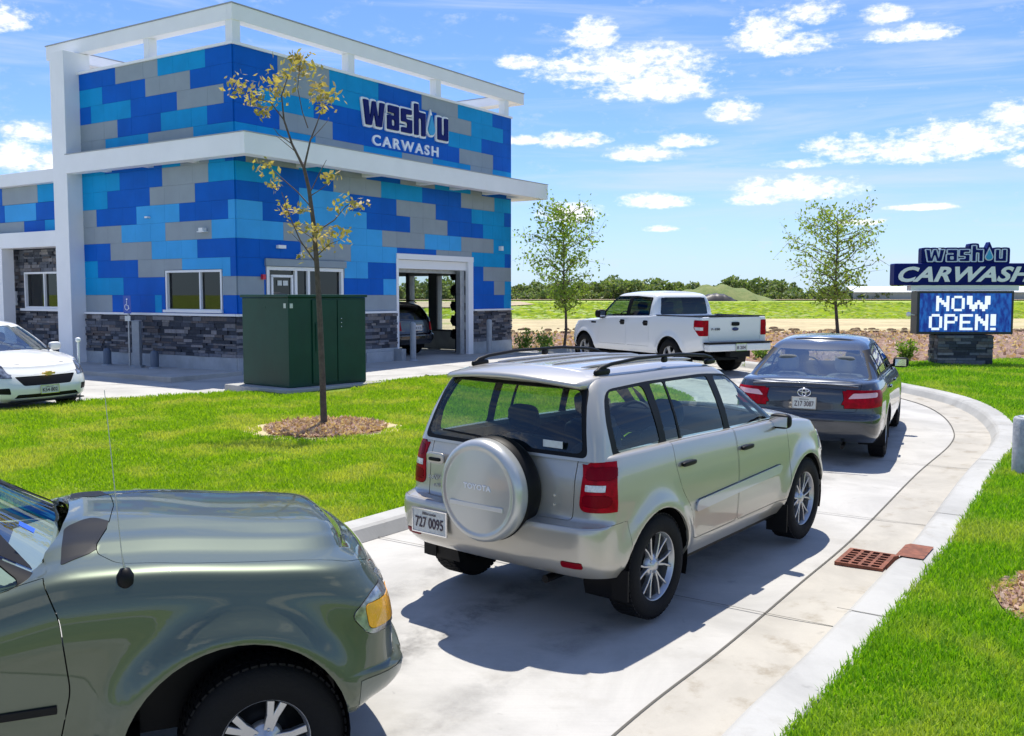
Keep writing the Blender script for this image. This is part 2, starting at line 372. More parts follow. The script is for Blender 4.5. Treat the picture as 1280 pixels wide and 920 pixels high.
for (a, b) in (((-12.5, 19.5), (1.2, 24.5)), ((-9, 14.8), (-16, 28)), ((-4, 20.8), (-6.3, 24.5)), ((-.5, 24), (-3.2, 28)), ((-20, 16), (-7, 20.6))):
    a = Vector(a); b = Vector(b); t_ = (b - a).normalized(); w_ = Vector((-t_.y, t_.x)) * .01
    for k in range(12):
        q0 = a.lerp(b, k / 12); q1 = a.lerp(b, (k + 1) / 12)
        jt.add([(q0.x - w_.x, q0.y - w_.y, G(q0.y) + .006), (q0.x + w_.x, q0.y + w_.y, G(q0.y) + .006), (q1.x + w_.x, q1.y + w_.y, G(q1.y) + .006), (q1.x - w_.x, q1.y - w_.y, G(q1.y) + .006)], [(0, 1, 2, 3)])
tag(jt.build('pavement_joints', M['joint']), kind='structure')

# tyre marks worn into the lane and a few oil drips
def stain_mat(name, c, dens, sc):
    m = bpy.data.materials.new(name); m.use_nodes = True; t = m.node_tree; b = t.nodes['Principled BSDF']; b.inputs['Base Color'].default_value = (*c, 1); b.inputs['Roughness'].default_value = .85
    tc_ = N(t, 'ShaderNodeTexCoord'); f = noise(sc, 6, .7, .3, tc_.outputs['Object'], t); uv = N(t, 'ShaderNodeTexCoord')
    u = N(t, 'ShaderNodeSeparateXYZ'); t.links.new(uv.outputs['UV'], u.inputs[0])
    e = MATH(t, 'MULTIPLY', MATH(t, 'MULTIPLY', u.outputs[0], MATH(t, 'SUBTRACT', 1., u.outputs[0])), 4.)
    a = MATH(t, 'MULTIPLY', MATH(t, 'MULTIPLY', RAMP(t, f, .35, .75), e), dens); t.links.new(a, b.inputs['Alpha']); return m
def stain_strip(path, off, w, m):
    n = len(path); K = 6; rows = [offset_path(path, off + w * (k / K - .5)) for k in range(K + 1)]; vs = []; uv = []
    for i in range(n):
        for k in range(K + 1): q = rows[k][i]; vs.append((q.x, q.y, G(q.y) + .0045)); uv.append((k / K, i / n))
    fs = [(i * (K + 1) + k, (i + 1) * (K + 1) + k, (i + 1) * (K + 1) + k + 1, i * (K + 1) + k + 1) for i in range(n - 1) for k in range(K)]
    q = MB(); q.add(vs, fs); o = q.build('tyre_marks', m); L = o.data.uv_layers.new(name='UVMap')
    for lp, d in zip(o.data.loops, L.data): d.uv = uv[lp.vertex_index]
    tag(o, kind='structure')
tm = stain_mat('tyre_mark', (.20, .195, .185), .30, 3.)
KM = [p for p in KIN if p.y > -3]
stain_strip(KM, -1.35, .42, tm); stain_strip(KM, -2.95, .42, tm); stain_strip(KM, -2.15, .5, stain_mat('oil_drips', (.08, .075, .07), .45, 5.))
# ================================================================ car wash building (local X = along the entrance wall, local Y = along the left wall)
BA = math.atan2(1234.5, 813)
bld = empty('car_wash_building', (-6.4245, 23.118, 0), BA, 'tall car wash building clad in blue and grey blocks under a white roof frame', 'car wash')
BM = Matrix.Translation(bld.location) @ Matrix.Rotation(BA, 4, 'Z')
PM = [M['panel_dark'], M['panel_cyan'], M['panel_light'], M['panel_grey']]
CI = {'B': 0, 'C': 1, 'S': 2, 'G': 3}
RH = .445
ROWR = ['B 3.58 | B 4.39 G 5.75 | # 9.35 B 11.15 C 11.58', 'G .8 B 5.15 S 5.75 # 9.35 B 10.58 G 11.2 C 11.58', 'B .86 G 3.6 S 4.52 B 9.98 G 11.58', 'B 2.02 G 3.85 S 5.75 B 7.55 G 9.35 C 11.2 B 11.58',
        'S 1.45 G 3.2 S 5.12 G 7.0 S 8.8 G 10.55 C 11.58', 'S .79 B 1.98 S 4.49 B 6.34 G 8.1 B 9.97 C 11.58', 'B 2.0 S 3.83 B 5.74 G 7.53 B 9.35 C 11.17 B 11.58', 'C 1.38 B 3.22 G 5.09 C 6.9 B 8.8 G 10.6 C 11.58',
        'B .3 G 2.0 C 3.3 G 4.5 B 5.92 G 7.5 C 9.3 G 9.9 B 11.58', 'C 2.6 G 4.4 C 6.0 G 7.4 C 9.3 G 10.5 C 11.58', 'B 1.38 G 3.22 B 8.72 G 10.53 B 11.58', 'B .72 C 2.55 B 8.17 C 9.89 B 11.58', 'B 1.35 G 3.12 C 5.02 B 7.6 G 9.34 C 11.1 B 11.58', 'B 1.35 G 3.12 C 5.02 B 6.9 G 8.65 C 10.5 B 11.58']
ROWL = ['B 2.74 C 3.0 B 4.75 G 6', 'G .47 B 4.26 C 6', 'B .19 S 1.93 G 3.64 B 5.33 C 6', 'B 1.35 S 3.08 G 4.76 B 6', 'S .82 G 2.53 S 4.28 G 6', 'S .23 B 1.98 S 3.65 B 5.32 G 6', 'B 1.39 G 3.1 B 4.83 C 6', 'C .9 G 2.6 B 4.3 C 6',
        'B .3 C .87 G 1.9 C 2.6 B 4.9 C 6', 'C 1.4 G 3.09 C 4.84 G 6', 'B .89 C 2.59 B 4.32 G 6', 'B .3 G 1.97 B 3.76 C 5.42 B 6', 'B 1.47 G 3.16 B 4.92 C 6', 'B .92 C 2.67 G 4.35 B 6']
def sub_rect(rs, h):
    out = []
    for (a0, a1, b0, b1) in rs:
        if h[0] >= a1 or h[1] <= a0 or h[2] >= b1 or h[3] <= b0: out.append((a0, a1, b0, b1)); continue
        if h[0] > a0: out.append((a0, h[0], b0, b1))
        if h[1] < a1: out.append((h[1], a1, b0, b1))
        c0, c1 = max(a0, h[0]), min(a1, h[1])
        if h[2] > b0: out.append((c0, c1, b0, h[2]))
        if h[3] < b1: out.append((c0, c1, h[3], b1))
    return out
def panels(rows, z0, holes, axis, name, plane=0., face=-1, th=.03, slen=None):
    mb = MB()
    for k, r in enumerate(rows):
        s = 0.; toks = r.replace('|', '').split(); i = 0
        while i < len(toks):
            c, e = toks[i], float(toks[i + 1]); i += 2
            if c == '#': s = e; continue
            rs = [(s, e, z0 + k * RH, z0 + (k + 1) * RH)]
            for h in holes: rs = sub_rect(rs, h)
            for (a0, a1, b0, b1) in rs:
                g = .002
                # long blocks are made of boards about 0.6 m wide
                z_ = b1 - g; nb = max(1, round((a1 - a0) / .6))
                for q_ in range(nb):
                    a, a2 = a0 + (a1 - a0) * q_ / nb + .0015, a0 + (a1 - a0) * (q_ + 1) / nb - .0015; jit = random.uniform(0, .0025)
                    if axis == 'x': mb.box(a, a2, plane - th - jit, plane, b0 + g, z_, CI[c])
                    else: mb.box(plane - th - jit, plane, a, a2, b0 + g, z_, CI[c])
            s = e
    return mb.build(name, PM, bld)
HR = [(.85, 3.58, 0, 2.55), (5.75, 9.35, 0, 3.02)]
HL = [(.47, 2.60, 1.42, 2.46)]
panels(ROWR, 1.40, HR, 'x', 'block_cladding')
panels(ROWL, 1.40, HL, 'y', 'block_cladding')
# structural shell behind the cladding
M['joint_dark'] = mat('cladding_gap', (.03, .05, .1), .8)
sh = MB()
for (a0, a1, b0, b1) in [r for r in sub_rect(sub_rect([(0, 11.58, -.4, 7.6)], (.85, 3.58, -.4, 2.55)), (5.75, 9.35, -.4, 3.02))]: sh.box(a0, a1, 0.0015, .22, b0, b1)
for (a0, a1, b0, b1) in sub_rect([(.22, 6.2, -.4, 7.6)], HL[0]): sh.box(.0015, .22, a0, a1, b0, b1)
sh.build('wall', M['joint_dark'], bld)
# far walls, roof, inside of the wash tunnel
bk = MB()
bk.box(0, 11.3, 6.3, 6.5, -.4, 7.6); bk.box(11.38, 11.58, .23, 6.5, 3.25, 7.6)
bk.box(.23, 11.36, .23, 6.28, 7.2, 7.45)
bk.build('rear_wall', M['concrete_wall'], bld)
tn = MB(); tn.box(5.45, 5.62, .23, 6.3, -.1, 3.3); tn.box(5.45, 11.36, .23, 6.3, 3.22, 3.34)
tn.build('tunnel_lining', mat('tunnel_lining', (.22, .24, .26), .7), bld)
ew = MB()
for (a0, a1, b0, b1) in sub_rect(sub_rect(sub_rect(sub_rect([(.23, 6.5, -.4, 3.25)], (.5, 1.76, .64, 2.5)), (1.88, 2.84, .64, 2.5)), (3.16, 4.06, .64, 2.5)), (4.17, 6.2, .64, 2.5)): ew.box(11.30, 11.57, a0, a1, b0, b1)
ew.build('side_wall', mat('light_block_wall', (.34, .37, .38), .7, var=.2), bld)
gw = MB()
for a0, a1 in ((.5, 1.76), (1.88, 2.84), (3.16, 4.06), (4.17, 6.2)): gw.box(11.42, 11.43, a0, a1, .64, 2.5)
gw.build('tunnel_window', M['glass_clear'], bld)
fr = MB()
for y0, y1 in ((1.74, 1.90), (2.82, 3.18), (4.04, 4.19)): fr.box(11.24, 11.30, y0, y1, .6, 2.6)
fr.box(11.22, 11.30, .4, 6.3, .60, .66); fr.build('tunnel_post', mat('dark_mullion', (.06, .065, .07), .5), bld)
# wash gear inside
eq = MB()
eq.box(6.0, 11.2, 1.0, 1.12, 2.62, 2.74); eq.box(6.0, 11.2, 2.4, 2.52, 2.62, 2.74); eq.box(6.6, 6.7, 1.0, 4.5, 2.70, 2.80); eq.box(9.6, 9.7, .4, 5.2, 2.70, 2.80); eq.box(8.1, 8.2, .4, 5.2, 2.70, 2.80)
eq.build('equipment_frame', M['trim_white'], bld)
br = MB()
for k in range(5):
    zc = .55 + k * .48
    for a in range(22):
        an = 2 * PI * a / 22; br.box(0, .26, -.012, .012, -.1, .1, 0, Matrix.Translation((10.1, 1.05, zc)) @ Matrix.Rotation(an, 4, 'Z') @ Matrix.Rotation(random.uniform(-.5, .5), 4, 'Y'))
br.box(10.02, 10.18, .97, 1.13, 0, 2.7); br.build('wash_brush', M['black'], bld)
# tunnel door frame, roll shutter box, jambs
df = MB()
df.box(5.70, 9.40, -.07, .02, 2.86, 3.02); df.box(5.75, 9.35, .03, .21, 2.60, 2.855)
df.box(9.12, 9.38, -.07, .05, -.05, 2.86); df.box(5.70, 5.80, -.05, .05, -.05, 2.86)
df.build('tunnel_door_frame', M['trim_white'], bld, bevel=.006)
ds = MB(); ds.box(5.8, 9.12, .24, .52, 2.5, 2.84); ds.box(8.86, 9.08, .06, .22, 0, 2.6); ds.build('roller_shutter', M['steel'], bld)
# entrance: white frame, two glazed leaves and side lights
def window(name, ax, a0, a1, z0, z1, mull, fw=.06, plane=0., framemat='trim_white', glass='glass_bldg', depth=.1, sill=True, out=.04):
    mb = MB()
    def bx(p0, p1, q0, q1, r0, r1, tgt=mb):
        if ax == 'x': tgt.box(p0, p1, q0, q1, r0, r1)
        else: tgt.box(q0, q1, p0, p1, r0, r1)
    bx(a0, a1, plane - out, plane + depth, z1 - fw, z1); bx(a0, a1, plane - out, plane + depth, z0, z0 + fw)
    bx(a0, a0 + fw, plane - out, plane + depth, z0 + fw, z1 - fw); bx(a1 - fw, a1, plane - out, plane + depth, z0 + fw, z1 - fw)
    for m_ in mull: bx(m_ - fw * .45, m_ + fw * .45, plane - out * .6, plane + depth, z0 + fw, z1 - fw)
    f = mb.build(name, M[framemat], bld, bevel=.004)
    g = MB(); bx(a0 + fw, a1 - fw, plane + depth * .4, plane + depth * .4 + .008, z0 + fw, z1 - fw, g); g.build('pane', M[glass], f)
    if sill:
        s = MB(); bx(a0 - .05, a1 + .05, plane - .10, plane - out - .002, z0 - .03, z0 + .035, s); s.build('sill', M['trim_white'], f)
    return f
window('window', 'y', .50, 2.57, 1.45, 2.45, [1.30], .055)
ent = window('entrance_door', 'x', .88, 3.55, .12, 2.54, [1.86, 2.30], .09, sill=False)
dl = MB(); dl.box(1.06, 1.78, .0, .05, 2.28, 2.34); dl.box(1.06, 1.12, .0, .05, .2, 2.3); dl.box(1.72, 1.78, .0, .05, .2, 2.3); dl.build('door_stile', M['trim_white'], ent)
hd = MB(); hd.box(.82, 3.62, -.09, -.032, 2.55, 2.72); hd.build('door_header', M['panel_grey'], bld)
os_ = MB(); os_.box(1.28, 1.42, .02, .03, 2.08, 2.2); os_.box(1.46, 1.62, .02, .03, 2.08, 2.2); os_.build('door_notice', M['plate'], ent)
# rooms behind the glass
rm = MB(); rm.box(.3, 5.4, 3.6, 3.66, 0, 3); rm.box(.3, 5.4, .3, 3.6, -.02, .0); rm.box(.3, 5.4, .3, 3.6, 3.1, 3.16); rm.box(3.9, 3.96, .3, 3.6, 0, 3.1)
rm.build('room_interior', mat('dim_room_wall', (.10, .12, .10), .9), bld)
bl = MB(); bl.box(.45, .9, 1.55, 2.25, 1.42, 1.75); bl.build('window_display', mat('cream_box', (.62, .52, .45), .8), bld, bevel=.05)
# ledge stone veneer
def ledge(mb, ax, a0, a1, z0, z1, plane, sgn=-1, dep=.07):
    z = z0
    while z < z1 - .02:
        h = min(random.choice((.05, .065, .08, .1)), z1 - z); a = a0
        while a < a1 - .01:
            w = min(random.uniform(.14, .48), a1 - a)
            if a1 - (a + w) < .08: w = a1 - a
            d = dep * random.uniform(.45, 1.2)
            if ax == 'x': mb.box(a + .003, a + w - .003, plane - d, plane, z + .003, z + h - .003)
            else: mb.box(plane - d, plane, a + .003, a + w - .003, z + .003, z + h - .003)
            a += w
        z += h
for ax, a0, a1 in (('x', -.06, .85), ('x', 3.58, 5.70), ('x', 9.40, 11.58), ('y', .0, 5.88)):
    s = MB(); ledge(s, ax, a0, a1, .37, 1.345, -.005); s.build('stone_veneer', M['stone'], bld)
    c = MB()
    if ax == 'x': c.box(a0 - (.04 if a0 < 0 else 0), a1 - .002, -.115, -.034, 1.345, 1.40)
    else: c.box(-.115, -.034, a0 - .03, a1, 1.346, 1.401)
    c.build('stone_cap', M['trim_white'], bld)
fd = MB()
for a in ((-.05, .85, -.06, -.001, -.5, .368), (3.58, 5.70, -.06, -.001, -.5, .368), (9.40, 11.60, -.06, -.001, -.5, .368), (-.06, -.001, .0, 5.9, -.5, .366), (4.3, 5.4, -.16, -.062, -.3, .28), (5.55, 5.74, -.34, -.062, -.3, .33)):
    fd = MB(); fd.box(*a); fd.build('foundation', M['concrete_wall'], bld)
# white canopy band round both walls
cn = MB()
cn.box(-.5, 12.48, -.9, -.78, 5.0, 5.48); cn.box(-.5, -.38, -.779, 5.9, 5.0, 5.48)
cn.box(-.379, 12.48, -.779, -.55, 5.0, 5.05); cn.box(-.379, -.2, -.549, 5.9, 5.0, 5.05)
cn.box(12.36, 12.48, -.779, .5, 5.0, 5.48); cn.box(11.6, 12.359, -.549, .5, 5.0, 5.05); cn.box(-.378, 12.358, -.778, -.04, 5.43, 5.47)
for x in (1.9, 4.3, 6.6, 8.2, 9.9, 11.3): cn.box(x, x + .22, -.549, -.035, 5.0, 5.28)
for y in (1.2, 2.9, 4.6): cn.box(-.199, -.035, y, y + .22, 5.0, 5.28)
cn.build('canopy', M['white'], bld, bevel=.006)
# parapet coping, posts and the open roof frame
cp = MB(); cp.box(-.07, 11.62, -.07, .2, 7.60, 7.665); cp.box(-.07, .2, .2, 6.0, 7.60, 7.664); cp.box(11.42, 11.62, .2, 6.5, 7.60, 7.664); cp.box(.2, 11.42, 6.3, 6.5, 7.60, 7.664)
cp.build('parapet_coping', M['white'], bld)
def one_post(*a):
    ps = MB(); ps.box(*a); ps.build('roof_post', M['white'], bld, bevel=.006)
for x in (.02, 3.9, 7.65, 11.28): one_post(x, x + .24, .02, .26, 7.665, 8.17)
one_post(.02, .26, 3.05, 3.25, 7.665, 8.17)
for x in (3.9, 7.65, 11.28): one_post(x, x + .2, 6.2, 6.4, 7.665, 8.17)
rf = MB()
rf.box(0, 12.41, 0, .16, 8.17, 8.53); rf.box(0, .16, .161, 7.4, 8.17, 8.53); rf.box(12.25, 12.41, .161, 7.4, 8.17, 8.53); rf.box(.161, 12.249, 7.24, 7.4, 8.17, 8.53)
rf.box(.161, 12.249, .161, .36, 8.19, 8.24); rf.box(.161, .36, .361, 7.239, 8.19, 8.24); rf.box(12.0, 12.249, .361, 7.239, 8.19, 8.24); rf.box(.361, 11.999, 7.0, 7.239, 8.19, 8.24)
rf.build('roof_frame', M['white'], bld, bevel=.008)
M['flashing'] = mat('grey_flashing', (.36, .38, .41), .5, metal=.3)
fl = MB(); fl.box(-.02, 12.43, -.02, .17, 8.531, 8.556); fl.box(-.02, .17, .171, 7.42, 8.531, 8.556); fl.box(12.24, 12.43, .171, 7.42, 8.531, 8.556); fl.box(.171, 12.239, 7.23, 7.42, 8.531, 8.556)
fl.box(-.515, 12.495, -.915, -.77, 5.481, 5.50); fl.box(-.515, -.37, -.769, 5.9, 5.481, 5.50); fl.build('edge_flashing', M['flashing'], bld)
pl = MB(); pl.box(-.46, .30, 5.9, 6.52, -.3, 8.168); pl.build('tall_pillar', M['white'], bld, bevel=.01)
# small fittings on the walls
lt = MB(); lt.box(-.16, -.032, 1.0, 1.14, 3.36, 3.44); lt.box(-.16, -.032, .95, 1.2, 3.34, 3.36); lt.build('wall_lamp', M['trim_white'], bld)
cm_ = MB(); cm_.lathe([(0, .0), (.05, .0), (.06, .05), (.045, .1), (0, .12)], 14, Matrix.Translation((2.0, -.03, 2.86)) @ Matrix.Rotation(R(90), 4, 'X')); cm_.build('security_camera', M['trim_white'], bld)
for a in ((1.2, 1.45, -.12, -.032, 2.98, 3.06), (10.85, 10.97, -.14, -.032, 3.28, 3.42), (-.13, -.032, 3.1, 3.2, 3.76, 3.8)):
    cm_ = MB(); cm_.box(*a); cm_.build('wall_lamp', M['trim_white'], bld)
fb = MB(); fb.box(.70, .80, -.10, -.032, 2.22, 2.34); fb.build('alarm_beacon', mat('red_beacon', (.6, .02, .05), .3), bld)

# ---- lower wing on the left
WY0, WY1 = 6.52, 17.
wg = empty('office_wing', BM @ Vector((0, 6.52, 0)), BA, 'low office wing with white bands and dark stone wall left of the tall pillar', 'building')
def wb(mb, x0, x1, y0, y1, z0, z1, mi=0): mb.box(x0, x1, y0 - 6.52, y1 - 6.52, z0, z1, mi)
w = MB(); wb(w, -.45, .2, WY0 + .002, WY1, 4.84, 5.18); wb(w, -.45, -.2, WY0 + .002, WY1, 3.14, 3.56); wb(w, -.199, 1.2, WY0 + .002, WY1, 3.14, 3.20)
w.build('white_band', M['white'], wg, bevel=.008)
for y_ in (9.15, 13.2):
    w = MB(); wb(w, -.45, -.1, y_, y_ + .35, -.3, 3.138); w.build('pillar', M['white'], wg, bevel=.008)
w = MB()
WR = [(3.56, 3.88, 'C 7.35 B 8.35 G 9.6 C 11 B 13 G 15 C 17'), (3.88, 4.36, 'G 6.68 B 7.75 S 9.3 B 11 C 13 B 15 G 17'), (4.36, 4.84, 'C 7.65 G 9.4 B 11.2 S 13 G 15 B 17')]
for z0, z1, r in WR:
    s = WY0; tk = r.split()
    for i in range(0, len(tk), 2):
        e = float(tk[i + 1]); wb(w, -.23, -.2, s + .004, e - .004, z0 + .004, z1 - .004, CI[tk[i]]); s = e
w.build('block_cladding', PM, wg)
w = MB(); wb(w, -.198, .1, WY0 + .01, WY1, 3.5, 4.9); wb(w, -.1, 6, WY0 + .01, WY1, 4.70, 4.78)
for (a0, a1, b0, b1) in sub_rect([(WY0 + .01, WY1, -.4, 3.13)], (7.2, 8.95, 1.47, 2.47)): wb(w, .16, .3, a0, a1, b0, b1)
wb(w, 5.8, 6, WY0 + .3, WY1, -.4, 4.7); w.build('wall', M['joint_dark'], wg)
w = MB()
for (a0, a1, z0, z1) in ((6.55, 17, .3, 1.41), (6.55, 7.18, 1.47, 3.12), (8.97, 17, 1.47, 3.12), (7.18, 8.97, 2.5, 3.12)): ledge(w, 'y', a0 - 6.52, a1 - 6.52, z0, z1, .155)
w.build('stone_veneer', M['stone'], wg)
w = MB(); wb(w, .0, .085, 6.55, 9.1, 1.40, 1.47); wb(w, -.02, .08, 6.56, 6.78, .0, 1.398); w.build('stone_cap', M['trim_white'], wg)
bld_, bld = bld, wg
window('window', 'y', 7.2 - 6.52, 8.95 - 6.52, 1.47, 2.49, [8.0 - 6.52], .055, plane=.1, sill=False)
bld = bld_
w = MB(); wb(w, .04, .09, 9.35, 9.6, 1.55, 1.95); w.build('wall_box', M['trim_white'], wg)
w = MB(); wb(w, 1.6, 1.66, WY0 + .2, WY1, 0, 3.1); w.build('room_interior', mat('dim_room', (.05, .08, .05), .9), wg)
# sidewalk along the left wall
sw = MB(); sw.box(-2.0, .0, -.1, 17, -.3, .06, M=BM); tag(sw.build('sidewalk', M['lane'], bevel=.01), kind='structure')

# ---------------------------------------------------------------- lettering
def text_mesh(s, size=1., extrude=.01, offset=0., shear=0., space=1., align='LEFT', res=4):
    c = bpy.data.curves.new('t', 'FONT'); c.body = s; c.size = size; c.extrude = extrude; c.offset = offset; c.shear = shear; c.space_character = space
    c.align_x = align; c.resolution_u = res
    o = bpy.data.objects.new('t', c); col.objects.link(o)
    dg = bpy.context.evaluated_depsgraph_get(); me = o.evaluated_get(dg).to_mesh()
    vs = [tuple(v.co) for v in me.vertices]; fs = [tuple(p.vertices) for p in me.polygons]
    bpy.data.objects.remove(o); bpy.data.curves.remove(c)
    return vs, fs
def fit_text(s, M4, w, h, extrude=.01, offset=0., shear=0., space=1., x0=0., mb=None, mi=0):
    """text scaled to width w, height h, placed by matrix M4 (x right, y up, z out)"""
    vs, fs = text_mesh(s, 1., extrude, offset, shear, space)
    xs = [v[0] for v in vs]; ys = [v[1] for v in vs]
    sx = w / (max(xs) - min(xs)); sy = h / (max(ys) - min(ys))
    vs = [tuple(M4 @ Vector(((v[0] - min(xs)) * sx + x0, (v[1] - min(ys)) * sy, v[2]))) for v in vs]
    mb = mb or MB(); mb.add(vs, fs, mi); return mb
def letters_build(mb, name, m, parent):
    """one object per connected letter"""
    me = bpy.data.meshes.new('t'); me.from_pydata(mb.v, [], mb.f); n = len(mb.v); lab = list(range(n))
    def find(i):
        while lab[i] != i: lab[i] = lab[lab[i]]; i = lab[i]
        return i
    key = {}
    for i, v in enumerate(mb.v):
        k = tuple(round(c, 5) for c in v)
        if k in key: lab[find(i)] = find(key[k])
        else: key[k] = i
    for f in mb.f:
        for i in f[1:]: lab[find(i)] = find(f[0])
    bpy.data.meshes.remove(me); gr = {}
    for f in mb.f: gr.setdefault(find(f[0]), []).append(f)
    out = []
    for g in gr.values():
        idx = sorted({i for f in g for i in f}); mp_ = {i: k for k, i in enumerate(idx)}; q = MB()
        q.add([mb.v[i] for i in idx], [tuple(mp_[i] for i in f) for f in g]); out.append(q.build(name, m, parent))
    return out
def curve_shapes(splines, extrude, offset):
    c = bpy.data.curves.new('t', 'CURVE'); c.dimensions = '2D'; c.fill_mode = 'BOTH'; c.extrude = extrude; c.offset = offset
    for pts in splines:
        sp = c.splines.new('POLY'); sp.points.add(len(pts) - 1)
        for p, q in zip(sp.points, pts): p.co = (q[0], q[1], 0, 1)
        sp.use_cyclic_u = True
    o = bpy.data.objects.new('t', c); col.objects.link(o)
    dg = bpy.context.evaluated_depsgraph_get(); me = o.evaluated_get(dg).to_mesh()
    vs = [tuple(v.co) for v in me.vertices]; fs = [tuple(p.vertices) for p in me.polygons]
    bpy.data.objects.remove(o); bpy.data.curves.remove(c)
    return vs, fs
def chamfer(pts, r):
    out = []; n = len(pts)
    for i in range(n):
        a, b, c = Vector(pts[i - 1]), Vector(pts[i]), Vector(pts[(i + 1) % n])
        k = min(r, (a - b).length * .45, (c - b).length * .45)
        p, q = b + (a - b).normalized() * k, b + (c - b).normalized() * k
        out += [tuple(p), tuple(p.lerp(b, .6).lerp(q.lerp(b, .6), .5)), tuple(q)]
    return out
def rc(x0, y0, x1, y1): return [(x0, y0), (x1, y0), (x1, y1), (x0, y1)]
# heavy rounded lower-case letters, x-height 1, h rises to 1.32
LET = [
 [chamfer([(-.04, 1.0), (.10, 0), (.42, 0), (.52, .45), (.62, 0), (.94, 0), (1.10, 1.0), (.80, 1.0), (.74, .42), (.63, 1.0), (.42, 1.0), (.32, .42), (.26, 1.0)], .05)],
 [chamfer([(1.22, 1), (1.22, .66), (1.56, .66), (1.56, .62), (1.18, .62), (1.18, 0), (1.84, 0), (1.84, 1)], .07), chamfer(rc(1.45, .22, 1.57, .40), .03)],
 [chamfer([(1.92, 0), (2.56, 0), (2.56, .60), (2.22, .60), (2.22, .74), (2.54, .74), (2.54, 1), (1.92, 1), (1.92, .42), (2.26, .42), (2.26, .26), (1.92, .26)], .07)],
 [chamfer([(2.64, 0), (2.92, 0), (2.92, .70), (3.04, .70), (3.04, 0), (3.32, 0), (3.32, 1), (2.92, 1), (2.92, 1.32), (2.64, 1.32)], .06)],
 [chamfer([(3.98, 1), (3.98, 0), (4.66, 0), (4.66, 1), (4.38, 1), (4.38, .28), (4.26, .28), (4.26, 1)], .07)],
]
DROP = [(3.65 + .215 * math.cos(a) , .38 + .27 * math.sin(a)) for a in [R(-215 + 250 * k / 14) for k in range(15)]] + [(3.65, 1.08)]
def logo_mesh(M4, w, h, t, white_off, blue_off, name_parent):
    """white outline letters with blue faces and a light blue drop"""
    parts = []
    for off, mi, z in ((white_off, 0, 0.), (blue_off, 1, t)):
        mb = MB()
        for k, L in enumerate(LET):
            vs, fs = curve_shapes(L, t * .5, off)
            mb.add([tuple(M4 @ Vector(((v[0] + .04) / 4.70 * w, v[1] / 1.32 * h, v[2] + z + t * .5 + (.0006 * k if mi == 0 else 0)))) for v in vs], fs, 0)
        parts.append(mb)
    dr = MB()
    for off, z in ((white_off * .9, 0.), (-.035, t)):
        vs, fs = curve_shapes([DROP], t * .5, off)
        (parts[0] if z == 0 else dr).add([tuple(M4 @ Vector(((v[0] + .04) / 4.70 * w, v[1] / 1.32 * h, v[2] + z + t * .5 + .0003))) for v in vs], fs, 0)
    return parts[0], parts[1], dr
M['sign_blue'] = mat('sign_navy_face', (.003, .010, .13), .5, spec=.12)
M['sign_white'] = mat('sign_white_face', (.86, .86, .90), .4)
M['sign_drop'] = mat('sign_drop_blue', (.02, .32, .62), .3)
# wall sign: hangs on the entrance wall
ws = empty('wall_sign', BM @ Vector((4.2, -.04, 5.8)), BA, 'white outlined wash u carwash lettering on the upper blue wall', 'sign')
W2 = Matrix(((1, 0, 0, 0), (0, 0, -1, 0), (0, 1, 0, 0), (0, 0, 0, 1)))     # x right, y up, z out of the wall
a_, b_, c_ = logo_mesh(Matrix.Translation((.08, 0, .58)) @ W2, 3.78, .92, .05, .05, -.035, ws)
a_.build('logo_outline', M['sign_white'], ws); letters_build(b_, 'letter', M['sign_blue'], ws); c_.build('water_drop', M['sign_drop'], ws)
fit_text('CARWASH', Matrix.Translation((.52, 0, .10)) @ W2, 2.92, .29, .03, .022, 0, 1.28, mb=(cwl := MB())); letters_build(cwl, 'letter', M['sign_white'], ws)

# ---------------------------------------------------------------- pylon sign by the road
py = empty('pylon_sign', (11.22, 24.62, G(24.6)), R(-4), 'blue carwash pylon sign with lit screen on a dark stone base', 'sign')
b = MB(); ledge(b, 'x', -.66, .66, -.1, .88, -.30, dep=.05); b.box(-.64, .64, -.299, .30, -.15, .875)
for sgn in (-1, 1):
    z = -.1
    while z < .86:
        h = random.choice((.06, .08, .1)); y = -.3
        while y < .3:
            w_ = min(random.uniform(.15, .35), .3 - y); d = random.uniform(.02, .05)
            b.box(min(.64 * sgn, (.64 + d) * sgn), max(.64 * sgn, (.64 + d) * sgn), y + .003, y + w_ - .003, z + .003, min(z + h, .878) - .003); y += w_
            if .3 - y < .03: break
        z += h
b.build('stone_base', M['stone'], py)
b = MB(); b.box(-1.16, 1.16, -.24, .24, .89, 1.96); cab = b.build('screen_cabinet', mat('cabinet_black', (.02, .022, .03), .4), py, bevel=.012)
def led_mat():
    m = bpy.data.materials.new('led_screen'); m.use_nodes = True; t = m.node_tree; b = t.nodes['Principled BSDF']
    c = N(t, 'ShaderNodeTexCoord'); mp = N(t, 'ShaderNodeMapping'); t.links.new(c.outputs['Object'], mp.inputs[0]); mp.inputs['Scale'].default_value = (32, 1, 22)
    v = N(t, 'ShaderNodeTexVoronoi'); v.inputs['Randomness'].default_value = 0; v.inputs['Scale'].default_value = 1; t.links.new(mp.outputs[0], v.inputs['Vector'])
    mp2 = N(t, 'ShaderNodeMapping'); t.links.new(c.outputs['Object'], mp2.inputs[0]); mp2.inputs['Scale'].default_value = (14, 1, 5)
    f = noise(1, 2, .6, 0, mp2.outputs[0], t)
    cc = MIX(t, RAMP(t, f, .35, .65), (.0, .01, .42), (.02, .25, 1.0)); cc = MIX(t, MATH(t, 'MULTIPLY', v.outputs['Color'], .5), cc, (.01, .12, .6))
    b.inputs['Base Color'].default_value = (.01, .02, .06, 1); b.inputs['Roughness'].default_value = .5
    t.links.new(cc, b.inputs['Emission Color']); b.inputs['Emission Strength'].default_value = .32
    return m
